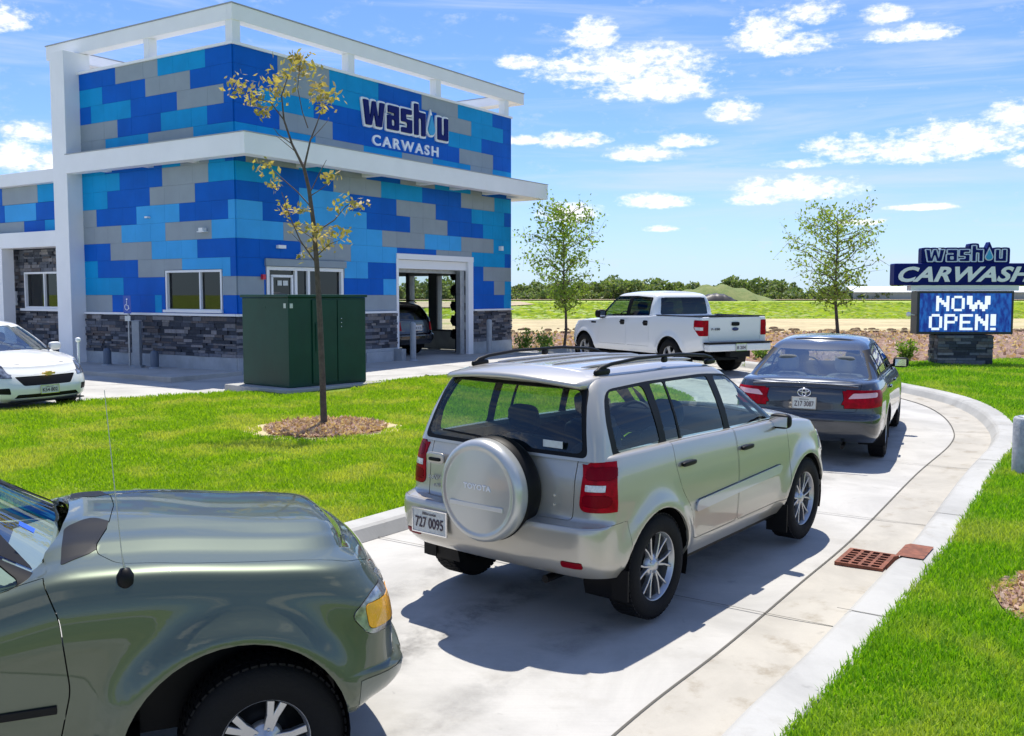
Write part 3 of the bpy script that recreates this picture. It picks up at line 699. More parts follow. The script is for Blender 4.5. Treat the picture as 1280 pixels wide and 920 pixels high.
b = MB(); b.box(-1.10, 1.10, -.252, -.243, .95, 1.90); b.build('led_screen', led_mat(), cab)
PX = {'N': ['10001', '11001', '11101', '10111', '10011', '10001', '10001'], 'O': ['01110', '10001', '10001', '10001', '10001', '10001', '01110'], 'W': ['110000011', '110000011', '110010011', '110111011', '011101110', '011101110', '001000100'],
      'P': ['11110', '10001', '10001', '11110', '10000', '10000', '10000'], 'E': ['11111', '10000', '10000', '11110', '10000', '10000', '11111'], '!': ['11', '11', '11', '11', '11', '00', '11']}
ledm = mat('led_white', (.7, .75, .8), .5, emis=(.9, .94, 1.), estr=.55)
for word, x0, zt_, cw_, chh in (('NOW', -.70, 1.83, .0535, .053), ('OPEN!', -.86, 1.38, .0535, .056)):
    x = x0
    for ch in word:
        g = PX[ch]; b = MB()
        for r_, row in enumerate(g):
            for c_i, bit in enumerate(row):
                if bit == '1':
                    fat = .22
                    b.box(x + c_i * cw_ * 1.15 - cw_ * fat + .003, x + c_i * cw_ * 1.15 + cw_ * (1 + fat * .3), -.262 - .0004 * ((r_ * 7 + c_i * 3) % 5), -.2525, zt_ - (r_ + 1) * chh + .003, zt_ - r_ * chh + chh * .12)
        b.build('screen_letter', ledm, cab)
        x += (len(g[0]) + 1.0) * cw_ * 1.15 - (.02 if ch == 'W' else 0)
b = MB(); b.box(-1.72, 1.72, -.20, .20, 2.10, 2.64); tp = b.build('name_panel', M['sign_blue'], py, bevel=.03)
b = MB(); b.box(-1.3, 1.3, -.16, .16, 1.965, 2.095); b.build('neck', M['trim_white'], py)
fit_text('CARWASH', Matrix.Translation((-1.63, -.205, 2.18)) @ W2, 3.26, .38, .012, .035, .35, 1.05, mb=(cwl := MB())); letters_build(cwl, 'letter', M['sign_white'], tp)
b = MB()
for k, L in enumerate(LET + [[DROP]]):
    vs, fs = curve_shapes([L[0]], .12, .15)
    b.add([tuple(Matrix.Translation((-1.0, -.02 - .001 * k, 2.665)) @ W2 @ Vector(((v[0] + .04) / 4.70 * 2.0, v[1] / 1.32 * .42, v[2]))) for v in vs], fs)
b.box(-1.06, 1.06, -.13, .10, 2.642, 2.98); lp = b.build('logo_panel', M['sign_blue'], py)
a_, b_, c_ = logo_mesh(Matrix.Translation((-.98, -.148, 2.68)) @ W2, 1.96, .40, .012, .035, -.05, py)
a_.build('logo_outline', mat('sign_pale_outline', (.62, .68, .88), .4), lp); letters_build(b_, 'letter', M['sign_blue'], lp); c_.build('water_drop', M['sign_drop'], lp)
# ================================================================ vehicles
def pch(xs, ys):
    """monotone cubic through the points"""
    xs = np.array(xs, float); ys = np.array(ys, float); h = np.diff(xs); d = np.diff(ys) / h; n = len(xs); m = np.zeros(n)
    if n > 2:
        for i in range(1, n - 1):
            if d[i - 1] * d[i] > 0:
                w1 = 2 * h[i] + h[i - 1]; w2 = h[i] + 2 * h[i - 1]; m[i] = (w1 + w2) / (w1 / d[i - 1] + w2 / d[i])
    m[0] = d[0]; m[-1] = d[-1]
    def f(x):
        x = np.clip(np.asarray(x, float), xs[0], xs[-1]); i = np.clip(np.searchsorted(xs, x) - 1, 0, n - 2); t = (x - xs[i]) / h[i]
        return (2 * t ** 3 - 3 * t ** 2 + 1) * ys[i] + (t ** 3 - 2 * t ** 2 + t) * h[i] * m[i] + (-2 * t ** 3 + 3 * t ** 2) * ys[i + 1] + (t ** 3 - t ** 2) * h[i] * m[i + 1]
    return f
def T(*pts):
    return pch([p[0] for p in pts], [p[1] for p in pts])
def sstep(x, a, b):
    t = np.clip((x - a) / (b - a), 0, 1); return t * t * (3 - 2 * t)
NA, NB = 12, 7
def half_contour(xr, xf, hw, taper, rr, ry, rf, fy, bowr, bowf, nC):
    """x, y from rear centre along the left side to front centre"""
    out = []
    wr = hw - taper(xr + bowr + rr); y0 = wr - ry
    for k in range(NA): y = y0 * k / NA; out.append((xr + bowr * (y / wr) ** 2, y))
    xa = xr + bowr * (y0 / wr) ** 2; x1 = xr + bowr + rr
    for k in range(NB):
        a = PI / 2 * k / NB; e = .9
        out.append((xa + (x1 - xa) * (1 - math.cos(a)) ** e, y0 + ry * math.sin(a) ** e))
    wf = hw - taper(xf - bowf - rf); yf = wf - fy; x2 = xf - bowf - rf; xb = xf - bowf * (yf / wf) ** 2
    for k in range(nC + 1): x = x1 + (x2 - x1) * k / nC; out.append((x, hw - taper(x)))
    for k in range(NB - 1, -1, -1):
        a = PI / 2 * k / NB; e = .9
        out.append((xb - (xb - x2) * (1 - math.cos(a)) ** e, yf + fy * math.sin(a) ** e))
    for k in range(NA - 1, -1, -1): y = yf * k / NA; out.append((xf - bowf * (y / wf) ** 2, y))
    return np.array(out)
def shell(levels, nC, crown, endfade=3, bulge=None):
    """levels: list of (contour (x,y) array, z function of x,y arrays). Closed top grid by Coons interpolation."""
    H = len(levels[0][0]); rings = []
    for cont, zf in levels:
        L = cont; Rr = cont[1:-1][::-1].copy(); Rr[:, 1] *= -1
        ring = np.vstack([L, Rr]); rings.append(np.column_stack([ring, zf(ring[:, 0], ring[:, 1])]))
    n = len(rings[0]); V = np.vstack(rings); F = []
    for i in range(len(rings) - 1):
        for k in range(n): F.append((i * n + k, i * n + (k + 1) % n, (i + 1) * n + (k + 1) % n, (i + 1) * n + k))
    base = (len(rings) - 1) * n; top = rings[-1]
    m = NA; rows = H - 2 * m           # rows of side points
    cols = 2 * m + 1
    idx = np.full((rows, cols), -1, int)
    for j in range(rows):
        idx[j, 0] = base + m + j; idx[j, -1] = base + (n - (m + j)) % n
    for c in range(cols):
        k = m - c; idx[0, c] = base + (k if k >= 0 else n + k)
        k2 = (H - 1 - m) + c if c <= m else None
        if c <= m: idx[rows - 1, c] = base + H - 1 - m + c
        else: idx[rows - 1, c] = base + H - 1 + (c - m)
    P = np.zeros((rows, cols, 3)); allv = V
    for j in range(rows):
        for c in (0, cols - 1): P[j, c] = allv[idx[j, c]]
    for c in range(cols):
        P[0, c] = allv[idx[0, c]]; P[-1, c] = allv[idx[rows - 1, c]]
    new = []; cnt = len(V)
    for j in range(1, rows - 1):
        v = j / (rows - 1)
        # arc position of this row measured on the left column x
        v = (P[j, 0, 0] - P[0, 0, 0]) / (P[-1, 0, 0] - P[0, 0, 0])
        for c in range(1, cols - 1):
            u = c / (cols - 1)
            q = (1 - u) * P[j, 0] + u * P[j, -1] + (1 - v) * P[0, c] + v * P[-1, c] - ((1 - u) * (1 - v) * P[0, 0] + u * (1 - v) * P[0, -1] + (1 - u) * v * P[-1, 0] + u * v * P[-1, -1])
            eta = 2 * u - 1
            fade = sstep(np.array(min(j, rows - 1 - j) / endfade), 0, 1.2)
            q[2] += float(crown(q[0], abs(eta))) * float(fade)
            idx[j, c] = cnt; new.append(q); cnt += 1
    V = np.vstack([V, np.array(new)])
    for j in range(rows - 1):
        for c in range(cols - 1): F.append((idx[j, c], idx[j + 1, c], idx[j + 1, c + 1], idx[j, c + 1]))
    return V, F
def rounded(poly, r, n=5):
    out = []; m = len(poly)
    for i in range(m):
        b = Vector(poly[i][:2]); a = Vector(poly[i - 1][:2]); c = Vector(poly[(i + 1) % m][:2])
        rr = poly[i][2] if len(poly[i]) > 2 else r
        if rr <= 0: out.append(tuple(b)); continue
        k = min(rr, (a - b).length * .49, (c - b).length * .49)
        p, q = b + (a - b).normalized() * k, b + (c - b).normalized() * k
        for s in range(n + 1):
            t = s / n; out.append(tuple((1 - t) ** 2 * p + 2 * t * (1 - t) * b + t * t * q))
    return out
def in_poly(x, y, poly):
    c = False; j = len(poly) - 1
    for i in range(len(poly)):
        xi, yi = poly[i]; xj, yj = poly[j]
        if (yi > y) != (yj > y) and x < (xj - xi) * (y - yi) / (yj - yi) + xi: c = not c
        j = i
    return c
AX = {'side': (0, 2), 'end': (1, 2), 'top': (0, 1)}
def cut(bm, lay, poly, view, filt, pid, src=(0,)):
    """cookie-cut the surface by a polygon seen in one view; inside faces get part id pid"""
    i, j = AX[view]; xs = [p[0] for p in poly]; ys = [p[1] for p in poly]
    bx = (min(xs) - 1e-4, max(xs) + 1e-4, min(ys) - 1e-4, max(ys) + 1e-4)
    cand = set()
    for f in bm.faces:
        if f[lay] not in src: continue
        c = f.calc_center_median()
        if not filt(c, f.normal): continue
        a = [v.co[i] for v in f.verts]; b = [v.co[j] for v in f.verts]
        if max(a) < bx[0] or min(a) > bx[1] or max(b) < bx[2] or min(b) > bx[3]: continue
        cand.add(f)
    n = len(poly)
    for k in range(n):
        p, q = poly[k], poly[(k + 1) % n]; d = (q[0] - p[0], q[1] - p[1]); L = math.hypot(*d)
        if L < 1e-6: continue
        e = (min(p[0], q[0]) - 1e-4, max(p[0], q[0]) + 1e-4, min(p[1], q[1]) - 1e-4, max(p[1], q[1]) + 1e-4)
        sub = []
        for f in cand:
            a = [v.co[i] for v in f.verts]; b = [v.co[j] for v in f.verts]
            if max(a) < e[0] or min(a) > e[1] or max(b) < e[2] or min(b) > e[3]: continue
            # straddles the line?
            s = [(x - p[0]) * d[1] - (y - p[1]) * d[0] for x, y in zip(a, b)]
            if min(s) > -1e-6 * L or max(s) < 1e-6 * L: continue
            sub.append(f)
        if not sub: continue
        no = [0, 0, 0]; co = [0, 0, 0]; no[i] = d[1] / L; no[j] = -d[0] / L; co[i] = p[0]; co[j] = p[1]
        geom = list(sub) + list({ed for f in sub for ed in f.edges}) + list({v for f in sub for v in f.verts})
        cand -= set(sub)
        r = bmesh.ops.bisect_plane(bm, geom=geom, dist=1e-5, plane_co=co, plane_no=no)
        cand |= {g for g in r['geom'] if isinstance(g, bmesh.types.BMFace) and g.is_valid}
    for f in cand:
        if f.is_valid and f[lay] in src:
            c = f.calc_center_median()
            if in_poly(c[i], c[j], poly): f[lay] = pid
def extract(bm, lay, pid, name, m, parent, gap=0., push=0., thick=.012, nrm=None, two=False):
    fs = [f for f in bm.faces if f[lay] == pid]
    if not fs: return None
    vm = {}; vs = []; N_ = []; fids = []
    ecount = {}
    for f in fs:
        for ed in f.edges: ecount[ed] = ecount.get(ed, 0) + 1
    bed = [e for e, c in ecount.items() if c == 1]
    fset = set(fs); inward = {}
    for e in bed:
        f = next(g for g in e.link_faces if g in fset); c = f.calc_center_median(); a, b = e.verts[0].co, e.verts[1].co
        d = (b - a);
        if d.length < 1e-7: continue
        d.normalize(); w = c - a; w = w - d * w.dot(d)
        if w.length > 1e-7: w.normalize()
        for v in e.verts: inward[v] = inward.get(v, Vector()) + w
    for f in fs:
        ids = []
        for v in f.verts:
            if v not in vm:
                vm[v] = len(vs); p = v.co.copy(); nn = nrm[v.index] if nrm is not None and v.index < len(nrm) else v.normal
                nn = v.normal
                if gap and v in inward and inward[v].length > .3: p = p + inward[v].normalized() * gap
                vs.append(p + nn * push); N_.append(nn.copy())
            ids.append(vm[v])
        fids.append(ids)
    ln = [N_[k] for ids in fids for k in ids]
    if thick:
        for e in bed:
            f = next(g for g in e.link_faces if g in fset)
            a, b = vm[e.verts[0]], vm[e.verts[1]]
            vl = list(f.verts); ia = vl.index(e.verts[0])
            if vl[(ia + 1) % len(vl)] is not e.verts[1]: a, b = b, a
            pa, pb = vs[a], vs[b]; na, nb = N_[a], N_[b]
            k = len(vs); q = [pb, pa, pa - na * thick, pb - nb * thick]
            vs += q; fn = (q[1] - q[0]).cross(q[2] - q[0])
            if fn.length > 1e-12: fn.normalize()
            fids.append([k, k + 1, k + 2, k + 3]); ln += [fn] * 4
    me = bpy.data.meshes.new(name); me.from_pydata([tuple(v) for v in vs], [], fids); me.materials.append(m)
    me.polygons.foreach_set('use_smooth', [True] * len(me.polygons))
    ok = not me.validate(verbose=False)
    if ok and len(me.loops) == len(ln): me.normals_split_custom_set([tuple(v) for v in ln])
    o = bpy.data.objects.new(name, me); col.objects.link(o); o.parent = parent
    return o
def circ(cx_, cz, r, n=40, a0=0, a1=360): return [(cx_ + r * math.cos(R(a0 + (a1 - a0) * k / n)), cz + r * math.sin(R(a0 + (a1 - a0) * k / n))) for k in range(n + (a1 - a0 < 359))]
def paint(name, base, metal=.5, rough=.32, flake=.0):
    m = mat(name, base, rough, metal=metal, coat=1., coat_r=.02)
    return m
def wheel(root, x, y, r, w, rim_r, n, style, rimmat, proto=None):
    """outer face towards the sign of y"""
    s = 1 if y > 0 else -1
    Mx = Matrix.Translation((x, y, r)) @ Matrix.Rotation(R(-90 * s), 4, 'X')      # local z -> outward
    if proto:
        c = copy_tree(proto, root); c.matrix_local = Mx; return c
    hub = MB(); hub.lathe([(0, -w * .35), (rim_r * .55, -w * .35), (rim_r * .96, -w * .30), (rim_r * .98, -w * .1), (rim_r * .62, -w * .12), (rim_r * .6, -w * .02), (.06, -w * .02), (0, -w * .02)], 28)
    h = hub.build('wheel', mat('brake_and_barrel', (.012, .012, .014), .6, spec=.2), root); h.matrix_local = Mx
    t = MB(); W = w / 2
    prof = [(rim_r * .97, -W * .7), (rim_r + .012, -W * .92), (r - .075, -W * 1.0), (r - .03, -W * .94), (r - .008, -W * .76), (r, -W * .5), (r, W * .5), (r - .008, W * .76), (r - .03, W * .94), (r - .075, W * 1.0), (rim_r + .014, W * .93), (rim_r + .004, W * .84), (rim_r * .97, W * .6)]
    t.lathe(prof, 56)
    for k in range(56):                      # tread blocks
        for b0, b1 in ((-.78, -.3), (-.26, .26), (.3, .78)):
            a = 2 * PI * (k + (.5 if abs(b0) < .27 else 0)) / 56
            t.box(-r * PI / 56 * .72, r * PI / 56 * .72, -.004, .006, W * b0, W * b1, 0, Matrix.Rotation(a, 4, 'Z') @ Matrix.Translation((0, r - .003, 0)))
    t.build('tyre', M['rubber'], h)
    rm_ = MB(); zf = W * .62
    rm_.lathe([(rim_r * .93, W * .50), (rim_r * .985, W * .74), (rim_r, W * .80), (rim_r + .006, W * .84), (rim_r + .004, W * .70), (rim_r * .97, -W * .6)], 56)
    rm_.lathe([(.0, zf + .012), (.028, zf + .012), (.036, zf + .004), (.075, zf - .012), (.085, zf - .04)], 28)
    for k in range(n):
        a = 2 * PI * k / n
        if style == 'thin': prs = [(-.24, .0075), (.24, .0075)]
        elif style == 'twin': prs = [(-.16, .017), (.16, .017)]
        else: prs = [(0, .040)]
        for da, hw in prs:
            A = Matrix.Rotation(a + (da * .15), 4, 'Z'); Bq = Matrix.Rotation(a + da, 4, 'Z')
            def pt(rad, off, z, Mq): return tuple((Mq @ Vector((rad, off, z))))
            q = [pt(.045, -hw * 1.25, zf - .002, A), pt(.045, hw * 1.25, zf - .002, A), pt(rim_r * .60, -hw * .9, zf + .004, A.lerp(Bq, .6)), pt(rim_r * .60, hw * .9, zf + .004, A.lerp(Bq, .6)), pt(rim_r * .95, -hw * (1.5 if style == 'five' else 1.0), zf + .008, Bq), pt(rim_r * .95, hw * (1.5 if style == 'five' else 1.), zf + .008, Bq)]
            lo = [(p[0], p[1], p[2] - .03) for p in q]
            rm_.add(q + lo, [(0, 2, 3, 1), (2, 4, 5, 3), (0, 6, 8, 2), (2, 8, 10, 4), (1, 3, 9, 7), (3, 5, 11, 9)])
    for k in range(5):
        a = 2 * PI * k / 5; rm_.lathe([(0, 0), (.009, 0), (.009, -.01)], 8, Matrix.Rotation(a, 4, 'Z') @ Matrix.Translation((.052, 0, zf + .003)))
    ro = rm_.build('rim', rimmat, h); b = ro.modifiers.new('b', 'BEVEL'); b.width = .0025; b.segments = 1; b.limit_method = 'ANGLE'
    return h
def rbox(mb, cx_, cy_, cz, sx, sy, sz, M4=None, e=.35, mi=0):
    """pillow shaped block"""
    vs = []; fs = []; n, m_ = 20, 12
    for i in range(m_ + 1):
        ph = -PI / 2 + PI * i / m_
        for k in range(n):
            th = 2 * PI * k / n
            f = lambda v: math.copysign(abs(v) ** e, v)
            p = Vector((f(math.cos(ph)) * f(math.cos(th)) * sx / 2 + cx_, f(math.cos(ph)) * f(math.sin(th)) * sy / 2 + cy_, f(math.sin(ph)) * sz / 2 + cz))
            vs.append(tuple(M4 @ p if M4 else p))
    for i in range(m_):
        for k in range(n): fs.append((i * n + k, i * n + (k + 1) % n, (i + 1) * n + (k + 1) % n, (i + 1) * n + k))
    mb.add(vs, fs, mi, True)
def seat(root, x, y, z, m, w=.50, hz=.58, rake=12):
    Mq = Matrix.Translation((x, y, z)) @ Matrix.Rotation(R(-rake), 4, 'Y')
    b = MB(); rbox(b, 0, 0, hz / 2, .15, w, hz, Mq); rbox(b, .30, 0, 0.02, .52, w, .16, Matrix.Translation((x, y, z))); s = b.build('seat', m, root)
    h = MB(); rbox(h, 0, 0, hz + .14, .10, w * .52, .20, Mq, .55); h.tube([Mq @ Vector((0, .06, hz - .05)), Mq @ Vector((0, .06, hz + .1))], .007); h.tube([Mq @ Vector((0, -.06, hz - .05)), Mq @ Vector((0, -.06, hz + .1))], .007)
    h.build('headrest', m, s); return s
def mirror(root, x, y, z, s, m, sc=1.):
    b = MB(); rbox(b, x, y + .10 * s, z, .11 * sc, .22 * sc, .15 * sc, None, .6); b.tube([(x + .02, y - .03 * s, z - .05), (x + .01, y + .06 * s, z - .03)], .025); o = b.build('mirror', m, root)
    g = MB(); g.box(x - .055 * sc - .004, x - .055 * sc + .004, y + (.10 - .075) * s, y + (.10 + .075) * s, z - .05 * sc, z + .05 * sc); g.build('mirror_glass', M['chrome'], o); return o
REARX = Matrix(((0, 0, -1, 0), (-1, 0, 0, 0), (0, 1, 0, 0), (0, 0, 0, 1)))          # text seen from behind the car
FRONTX = Matrix(((0, 0, 1, 0), (1, 0, 0, 0), (0, 1, 0, 0), (0, 0, 0, 1)))
def plate(root, x, y, z, txt, small, M3=REARX, tilt=0., w=.305, h=.155):
    B = Matrix.Translation((x, y, z)) @ Matrix.Rotation(R(tilt), 4, 'Y') @ M3
    b = MB(); b.box(-w / 2, w / 2, -h / 2, h / 2, 0, .006, 0, B); p = b.build('licence_plate', M['plate'], root, bevel=.002)
    f = MB()
    for q in ((-w / 2 - .008, w / 2 + .008, h / 2, h / 2 + .008), (-w / 2 - .008, w / 2 + .008, -h / 2 - .008, -h / 2), (-w / 2 - .008, -w / 2, -h / 2, h / 2), (w / 2, w / 2 + .008, -h / 2, h / 2)): f.box(*q, -.002, .010, 0, B)
    f.build('plate_frame', M['chrome'], p)
    t = fit_text(txt, B @ Matrix.Translation((-w * .42, -h * .30, .0085)), w * .84, h * .48, .0015, .012)
    if small: fit_text(small, B @ Matrix.Translation((-w * .2, h * .28, .0085)), w * .4, h * .13, .001, .004, mb=t)
    t.build('plate_text', M['ink'], p)
    return p
def place(root, x, y, yaw, sc=1., dz=0.):
    c = (G(y + .6) - G(y - .6)) / 1.2
    n = Vector((0, -c, 1)).normalized(); h = Vector((math.cos(R(yaw)), math.sin(R(yaw)), 0)); h = (h - n * h.dot(n)).normalized(); l = n.cross(h)
    root.matrix_world = Matrix.Translation((x, y, G(y) + dz)) @ Matrix(((h.x, l.x, n.x, 0), (h.y, l.y, n.y, 0), (h.z, l.z, n.z, 0), (0, 0, 0, 1))) @ Matrix.Scale(sc, 4)

def car(S):
    """S: dict of tables. Builds body shells, cuts parts, returns the root and the surface finder."""
    root = empty(S['name'], label=S['label'], cat=S['cat'], group=S.get('group'))
    P_ = S['paint']; nC = S.get('nC', 84); zero = lambda x: 0. * np.asarray(x)
    tap = S.get('taper', zero); zb, zt = S['zb'], S['zt']; levels = []
    vs = sorted(set(list(np.linspace(0, 1, S.get('nV', 22))) + S.get('vx', [])))
    for v in vs:
        cont = half_contour(float(S['xr'](v)), float(S['xf'](v)), float(S['hw'](v)), lambda x: float(tap(x)), S.get('rr', .16), S.get('ry', .22), S.get('rf', .22), S.get('fy', .3), S.get('bowr', .06), S.get('bowf', .12), nC)
        levels.append((cont, (lambda v: lambda x, y: zb(x) + (zt(x) - zb(x)) * v)(v)))
    for k in range(1, 5):                       # shoulder
        a = PI / 2 * k / 4; ins = S.get('shin', .05) * (1 - math.cos(a)); dz = S.get('shz', .03) * math.sin(a)
        c = half_contour(float(S['xr'](1)) + ins, float(S['xf'](1)) - ins, float(S['hw'](1)) - ins, lambda x: float(tap(x)), S.get('rr', .16), S.get('ry', .22), S.get('rf', .22), S.get('fy', .3), S.get('bowr', .06), S.get('bowf', .12), nC)
        levels.append((c, (lambda dz: lambda x, y: zt(x) + dz)(dz)))
    V, F = shell(levels, nC, S['crown'])
    R_ = S['R']; ax = S['axles']
    adx = S.get('archdx', 0.)
    for s_ in ax:                               # flared arches
        d = np.hypot(V[:, 0] - s_ - adx, V[:, 2] - S.get('archz', R_ * .98)); f = np.exp(-((d - S['arch'] - .01) / S.get('fl_w', .075)) ** 2) * (np.abs(V[:, 1]) > .55) * sstep(V[:, 2], .2, .5) * (1 - sstep(V[:, 2], float(zt(s_)) - .08, float(zt(s_))))
        V[:, 1] += np.sign(V[:, 1]) * f * S.get('flare', .025)
    if 'warp' in S: V = S['warp'](V)
    bm = bmesh.new(); bv = [bm.verts.new(v) for v in V]
    for f in F:
        try: bm.faces.new([bv[i] for i in f])
        except Exception: pass
    bmesh.ops.remove_doubles(bm, verts=bm.verts, dist=1e-5)
    bmesh.ops.recalc_face_normals(bm, faces=bm.faces)
    lay = bm.faces.layers.int.new('part'); bm.normal_update()
    # flip if needed
    ft = max(bm.faces, key=lambda f: f.calc_center_median().z)
    if ft.normal.z < 0:
        bmesh.ops.reverse_faces(bm, faces=bm.faces[:])
    gb = None
    if 'g_xr' in S:
        lv = []
        for v in S.get('gv', [0, .08, .2, .35, .5, .65, .8, .88, .93, .965, .985, 1.0]):
            cont = half_contour(float(S['g_xr'](v)), float(S['g_xf'](v)), float(S['g_hw'](v)), lambda x: float(S.get('g_tap', zero)(x)), S.get('g_rr', .10), S.get('g_ry', .14), S.get('g_rf', .14), S.get('g_fy', .2), S.get('g_bowr', .05), S.get('g_bowf', .14), S.get('g_nC', 60))
            lv.append((cont, (lambda v: lambda x, y: (S['g_zb'](x)) * (1 - v) + S['roof'](x) * v)(v)))
        V2, F2 = shell(lv, 60, S.get('g_crown', lambda x, e: .035 * (1 - e * e)), endfade=2)
        gb = bmesh.new(); bv = [gb.verts.new(v) for v in V2]
        for f in F2:
            try: gb.faces.new([bv[i] for i in f])
            except Exception: pass
        bmesh.ops.remove_doubles(gb, verts=gb.verts, dist=1e-5); bmesh.ops.recalc_face_normals(gb, faces=gb.faces)
        ft = max(gb.faces, key=lambda f: f.calc_center_median().z)
        if ft.normal.z < 0: bmesh.ops.reverse_faces(gb, faces=gb.faces[:])
        gl_ = gb.faces.layers.int.new('part')
    left = lambda c, n: n.y > .12 and c.y > .2; right = lambda c, n: n.y < -.12 and c.y < -.2
    rear = lambda c, n: n.x < -.25 and c.x < S.get('rear_x', -1.); front = lambda c, n: n.x > .2 and c.x > .3
    topf = lambda c, n: n.z > .35; anyf = lambda c, n: True
    FL = dict(left=left, right=right, rear=rear, front=front, top=topf, any=anyf)
    # arches
    for a in ax:
        pol = circ(a + adx, S.get('archz', R_ * .98), S['arch'], 44)
        for fn in (left, right): cut(bm, lay, pol, 'side', fn, -1, src=(0,))
    if gb is not None and S.get('open_deck', True):
        dk = [tuple(p) for p in half_contour(float(S['g_xr'](0)) + .05, float(S['g_xf'](0)) - .05, float(S['g_hw'](0)) - .05, lambda x: 0., .1, .14, .14, .2, .05, .14, 10)]
        dk = dk + [(p[0], -p[1]) for p in dk[1:-1][::-1]]
        cut(bm, lay, dk, 'top', lambda c, n: n.z > .3, -1, src=(0,))
    specs = S['parts']; made = {}
    for k, p in enumerate(specs):
        b_, l_ = (gb, gl_) if p.get('on') == 'g' else (bm, lay)
        pid = p.get('id', k + 10); p['pid'] = pid
        srcs = tuple([0] + [q['pid'] for q in specs[:k] if q['name'] in p.get('over', ())])
        for fk in (p['f'] if isinstance(p['f'], (list, tuple)) else [p['f']]):
            vw = p['view']; cut(b_, l_, p['poly'], vw, FL[fk], pid, src=srcs)
        for (vw, fk, pol) in p.get('more', []): cut(b_, l_, pol, vw, FL[fk], pid, src=srcs)
    bm.normal_update()
    if gb: gb.normal_update()
    for s_ in ('bm', 'gb'):
        b_ = bm if s_ == 'bm' else gb
        if b_ is None: continue
    body = extract(bm, lay, 0, 'body', P_, root, thick=.02)
    if gb: cab_ = extract(gb, gl_, 0, 'cab_frame' if S.get('cabname') is None else S['cabname'], S.get('cabmat', P_), root, thick=.02)
    done = set()
    for p in specs:
        if p['pid'] in done or p['name'] is None: continue
        done.add(p['pid']); b_, l_ = (gb, gl_) if p.get('on') == 'g' else (bm, lay)
        par = made.get(p['parent'], root) if p.get('parent') else root
        o = extract(b_, l_, p['pid'], p['name'], p.get('mat', P_), par, p.get('gap', 0), p.get('push', 0), p.get('thick', .012))
        if o is not None: made[p.get('key', p['name'])] = o
    pts = np.array([v.co[:] for v in bm.verts]); 
    def surf(x, z, s):
        q = pts[(pts[:, 1] * s > .3)]; return float(q[np.argmin((q[:, 0] - x) ** 2 + (q[:, 2] - z) ** 2), 1])
    # arch liners and underbody
    for a in ax:
        for s in (-1, 1):
            al = MB()
            a_ = a; a = a + adx; yo = abs(surf(a, R_ + S['arch'] * .8, s)) - .012; n = 22; vs_ = []; r2 = S['arch'] + .004
            for k in range(n + 1):
                an = R(-20 + 220 * k / n); vs_ += [(a + r2 * math.cos(an), s * yo, S.get('archz', R_ * .98) + r2 * math.sin(an)), (a + r2 * math.cos(an), s * (yo - .32), S.get('archz', R_ * .98) + r2 * math.sin(an))]
            al.add(vs_, [(2 * k, 2 * k + 1, 2 * k + 3, 2 * k + 2) for k in range(n)], 0, True)
            al.box(a - r2 * .8, a + r2 * .8, min(s * (yo - .33), s * (yo - .32)), max(s * (yo - .33), s * (yo - .32)), R_ * 1.05, S.get('archz', R_ * .98) + r2)
            al.build('wheel_arch_liner', M['black'], root); a = a_
    ub = MB(); x0, x1 = float(S['xr'](.3)) + .25, float(S['xf'](.3)) - .25; hw = float(S['hw'](.3))
    ub.box(x0 + .25, x1, -hw + .45, hw - .45, .32, .46); ub.box(ax[0] + S['arch'] + .03, ax[1] - S['arch'] - .03, -hw + .08, hw - .08, .27, .38)
    ub.build('underbody', M['black'], root)
    # wheels
    pr = None
    for a in ax:
        for s in (-1, 1):
            if (a, s) in S.get('nowheel', []): continue
            y = s * S['track'] / 2
            w_ = wheel(root, a, y, R_, S.get('tw', .22), S['rim'], S['spokes'][0], S['spokes'][1], S.get('rimmat', M['alloy']), pr)
            pr = pr or w_
    if 'interior' in S:
        i0, i1, iw, iz, sz = S['interior']
        b = MB(); b.box(i0, i1, -iw, iw, iz - .03, iz); b.box(i0, i1, -iw - .02, -iw, iz, sz); b.box(i0, i1, iw, iw + .02, iz, sz); b.box(i0 - .02, i0, -iw, iw, iz, sz); rbox(b, i1 - .12, 0, sz - .03, .5, iw * 1.9, .22, None, .4)
        b.build('interior_trim', M['dark_in'], root)
        sw_ = MB(); 
        cxs = S['steer']; pts_ = [(cxs[0] + .09 * math.sin(R(25)) * math.cos(a) , cxs[1] + .18 * math.sin(a), cxs[2] + .17 * math.cos(a)) for a in [2 * PI * k / 24 for k in range(25)]]
        sw_.tube(pts_, .014, 8); sw_.tube([(cxs[0], cxs[1] - .17, cxs[2]), (cxs[0], cxs[1] + .17, cxs[2])], .02, 8); sw_.build('steering_wheel', M['black'], root)
    return root, made, surf, (bm, lay), (gb, gl_ if gb else None)
def handle(mb_parent, root, x, z, s, surf, m, w=.19):
    y = abs(surf(x, z, s))
    b = MB(); rbox(b, x, s * (y + .018), z, w, .030, .034, None, .5); b.box(x - w * .42, x - w * .30, min(s * (y - .01), s * (y + .015)), max(s * (y - .01), s * (y + .015)), z - .012, z + .012); b.box(x + w * .30, x + w * .42, min(s * (y - .01), s * (y + .015)), max(s * (y - .01), s * (y + .015)), z - .012, z + .012)
    return b.build('handle', m, mb_parent or root)
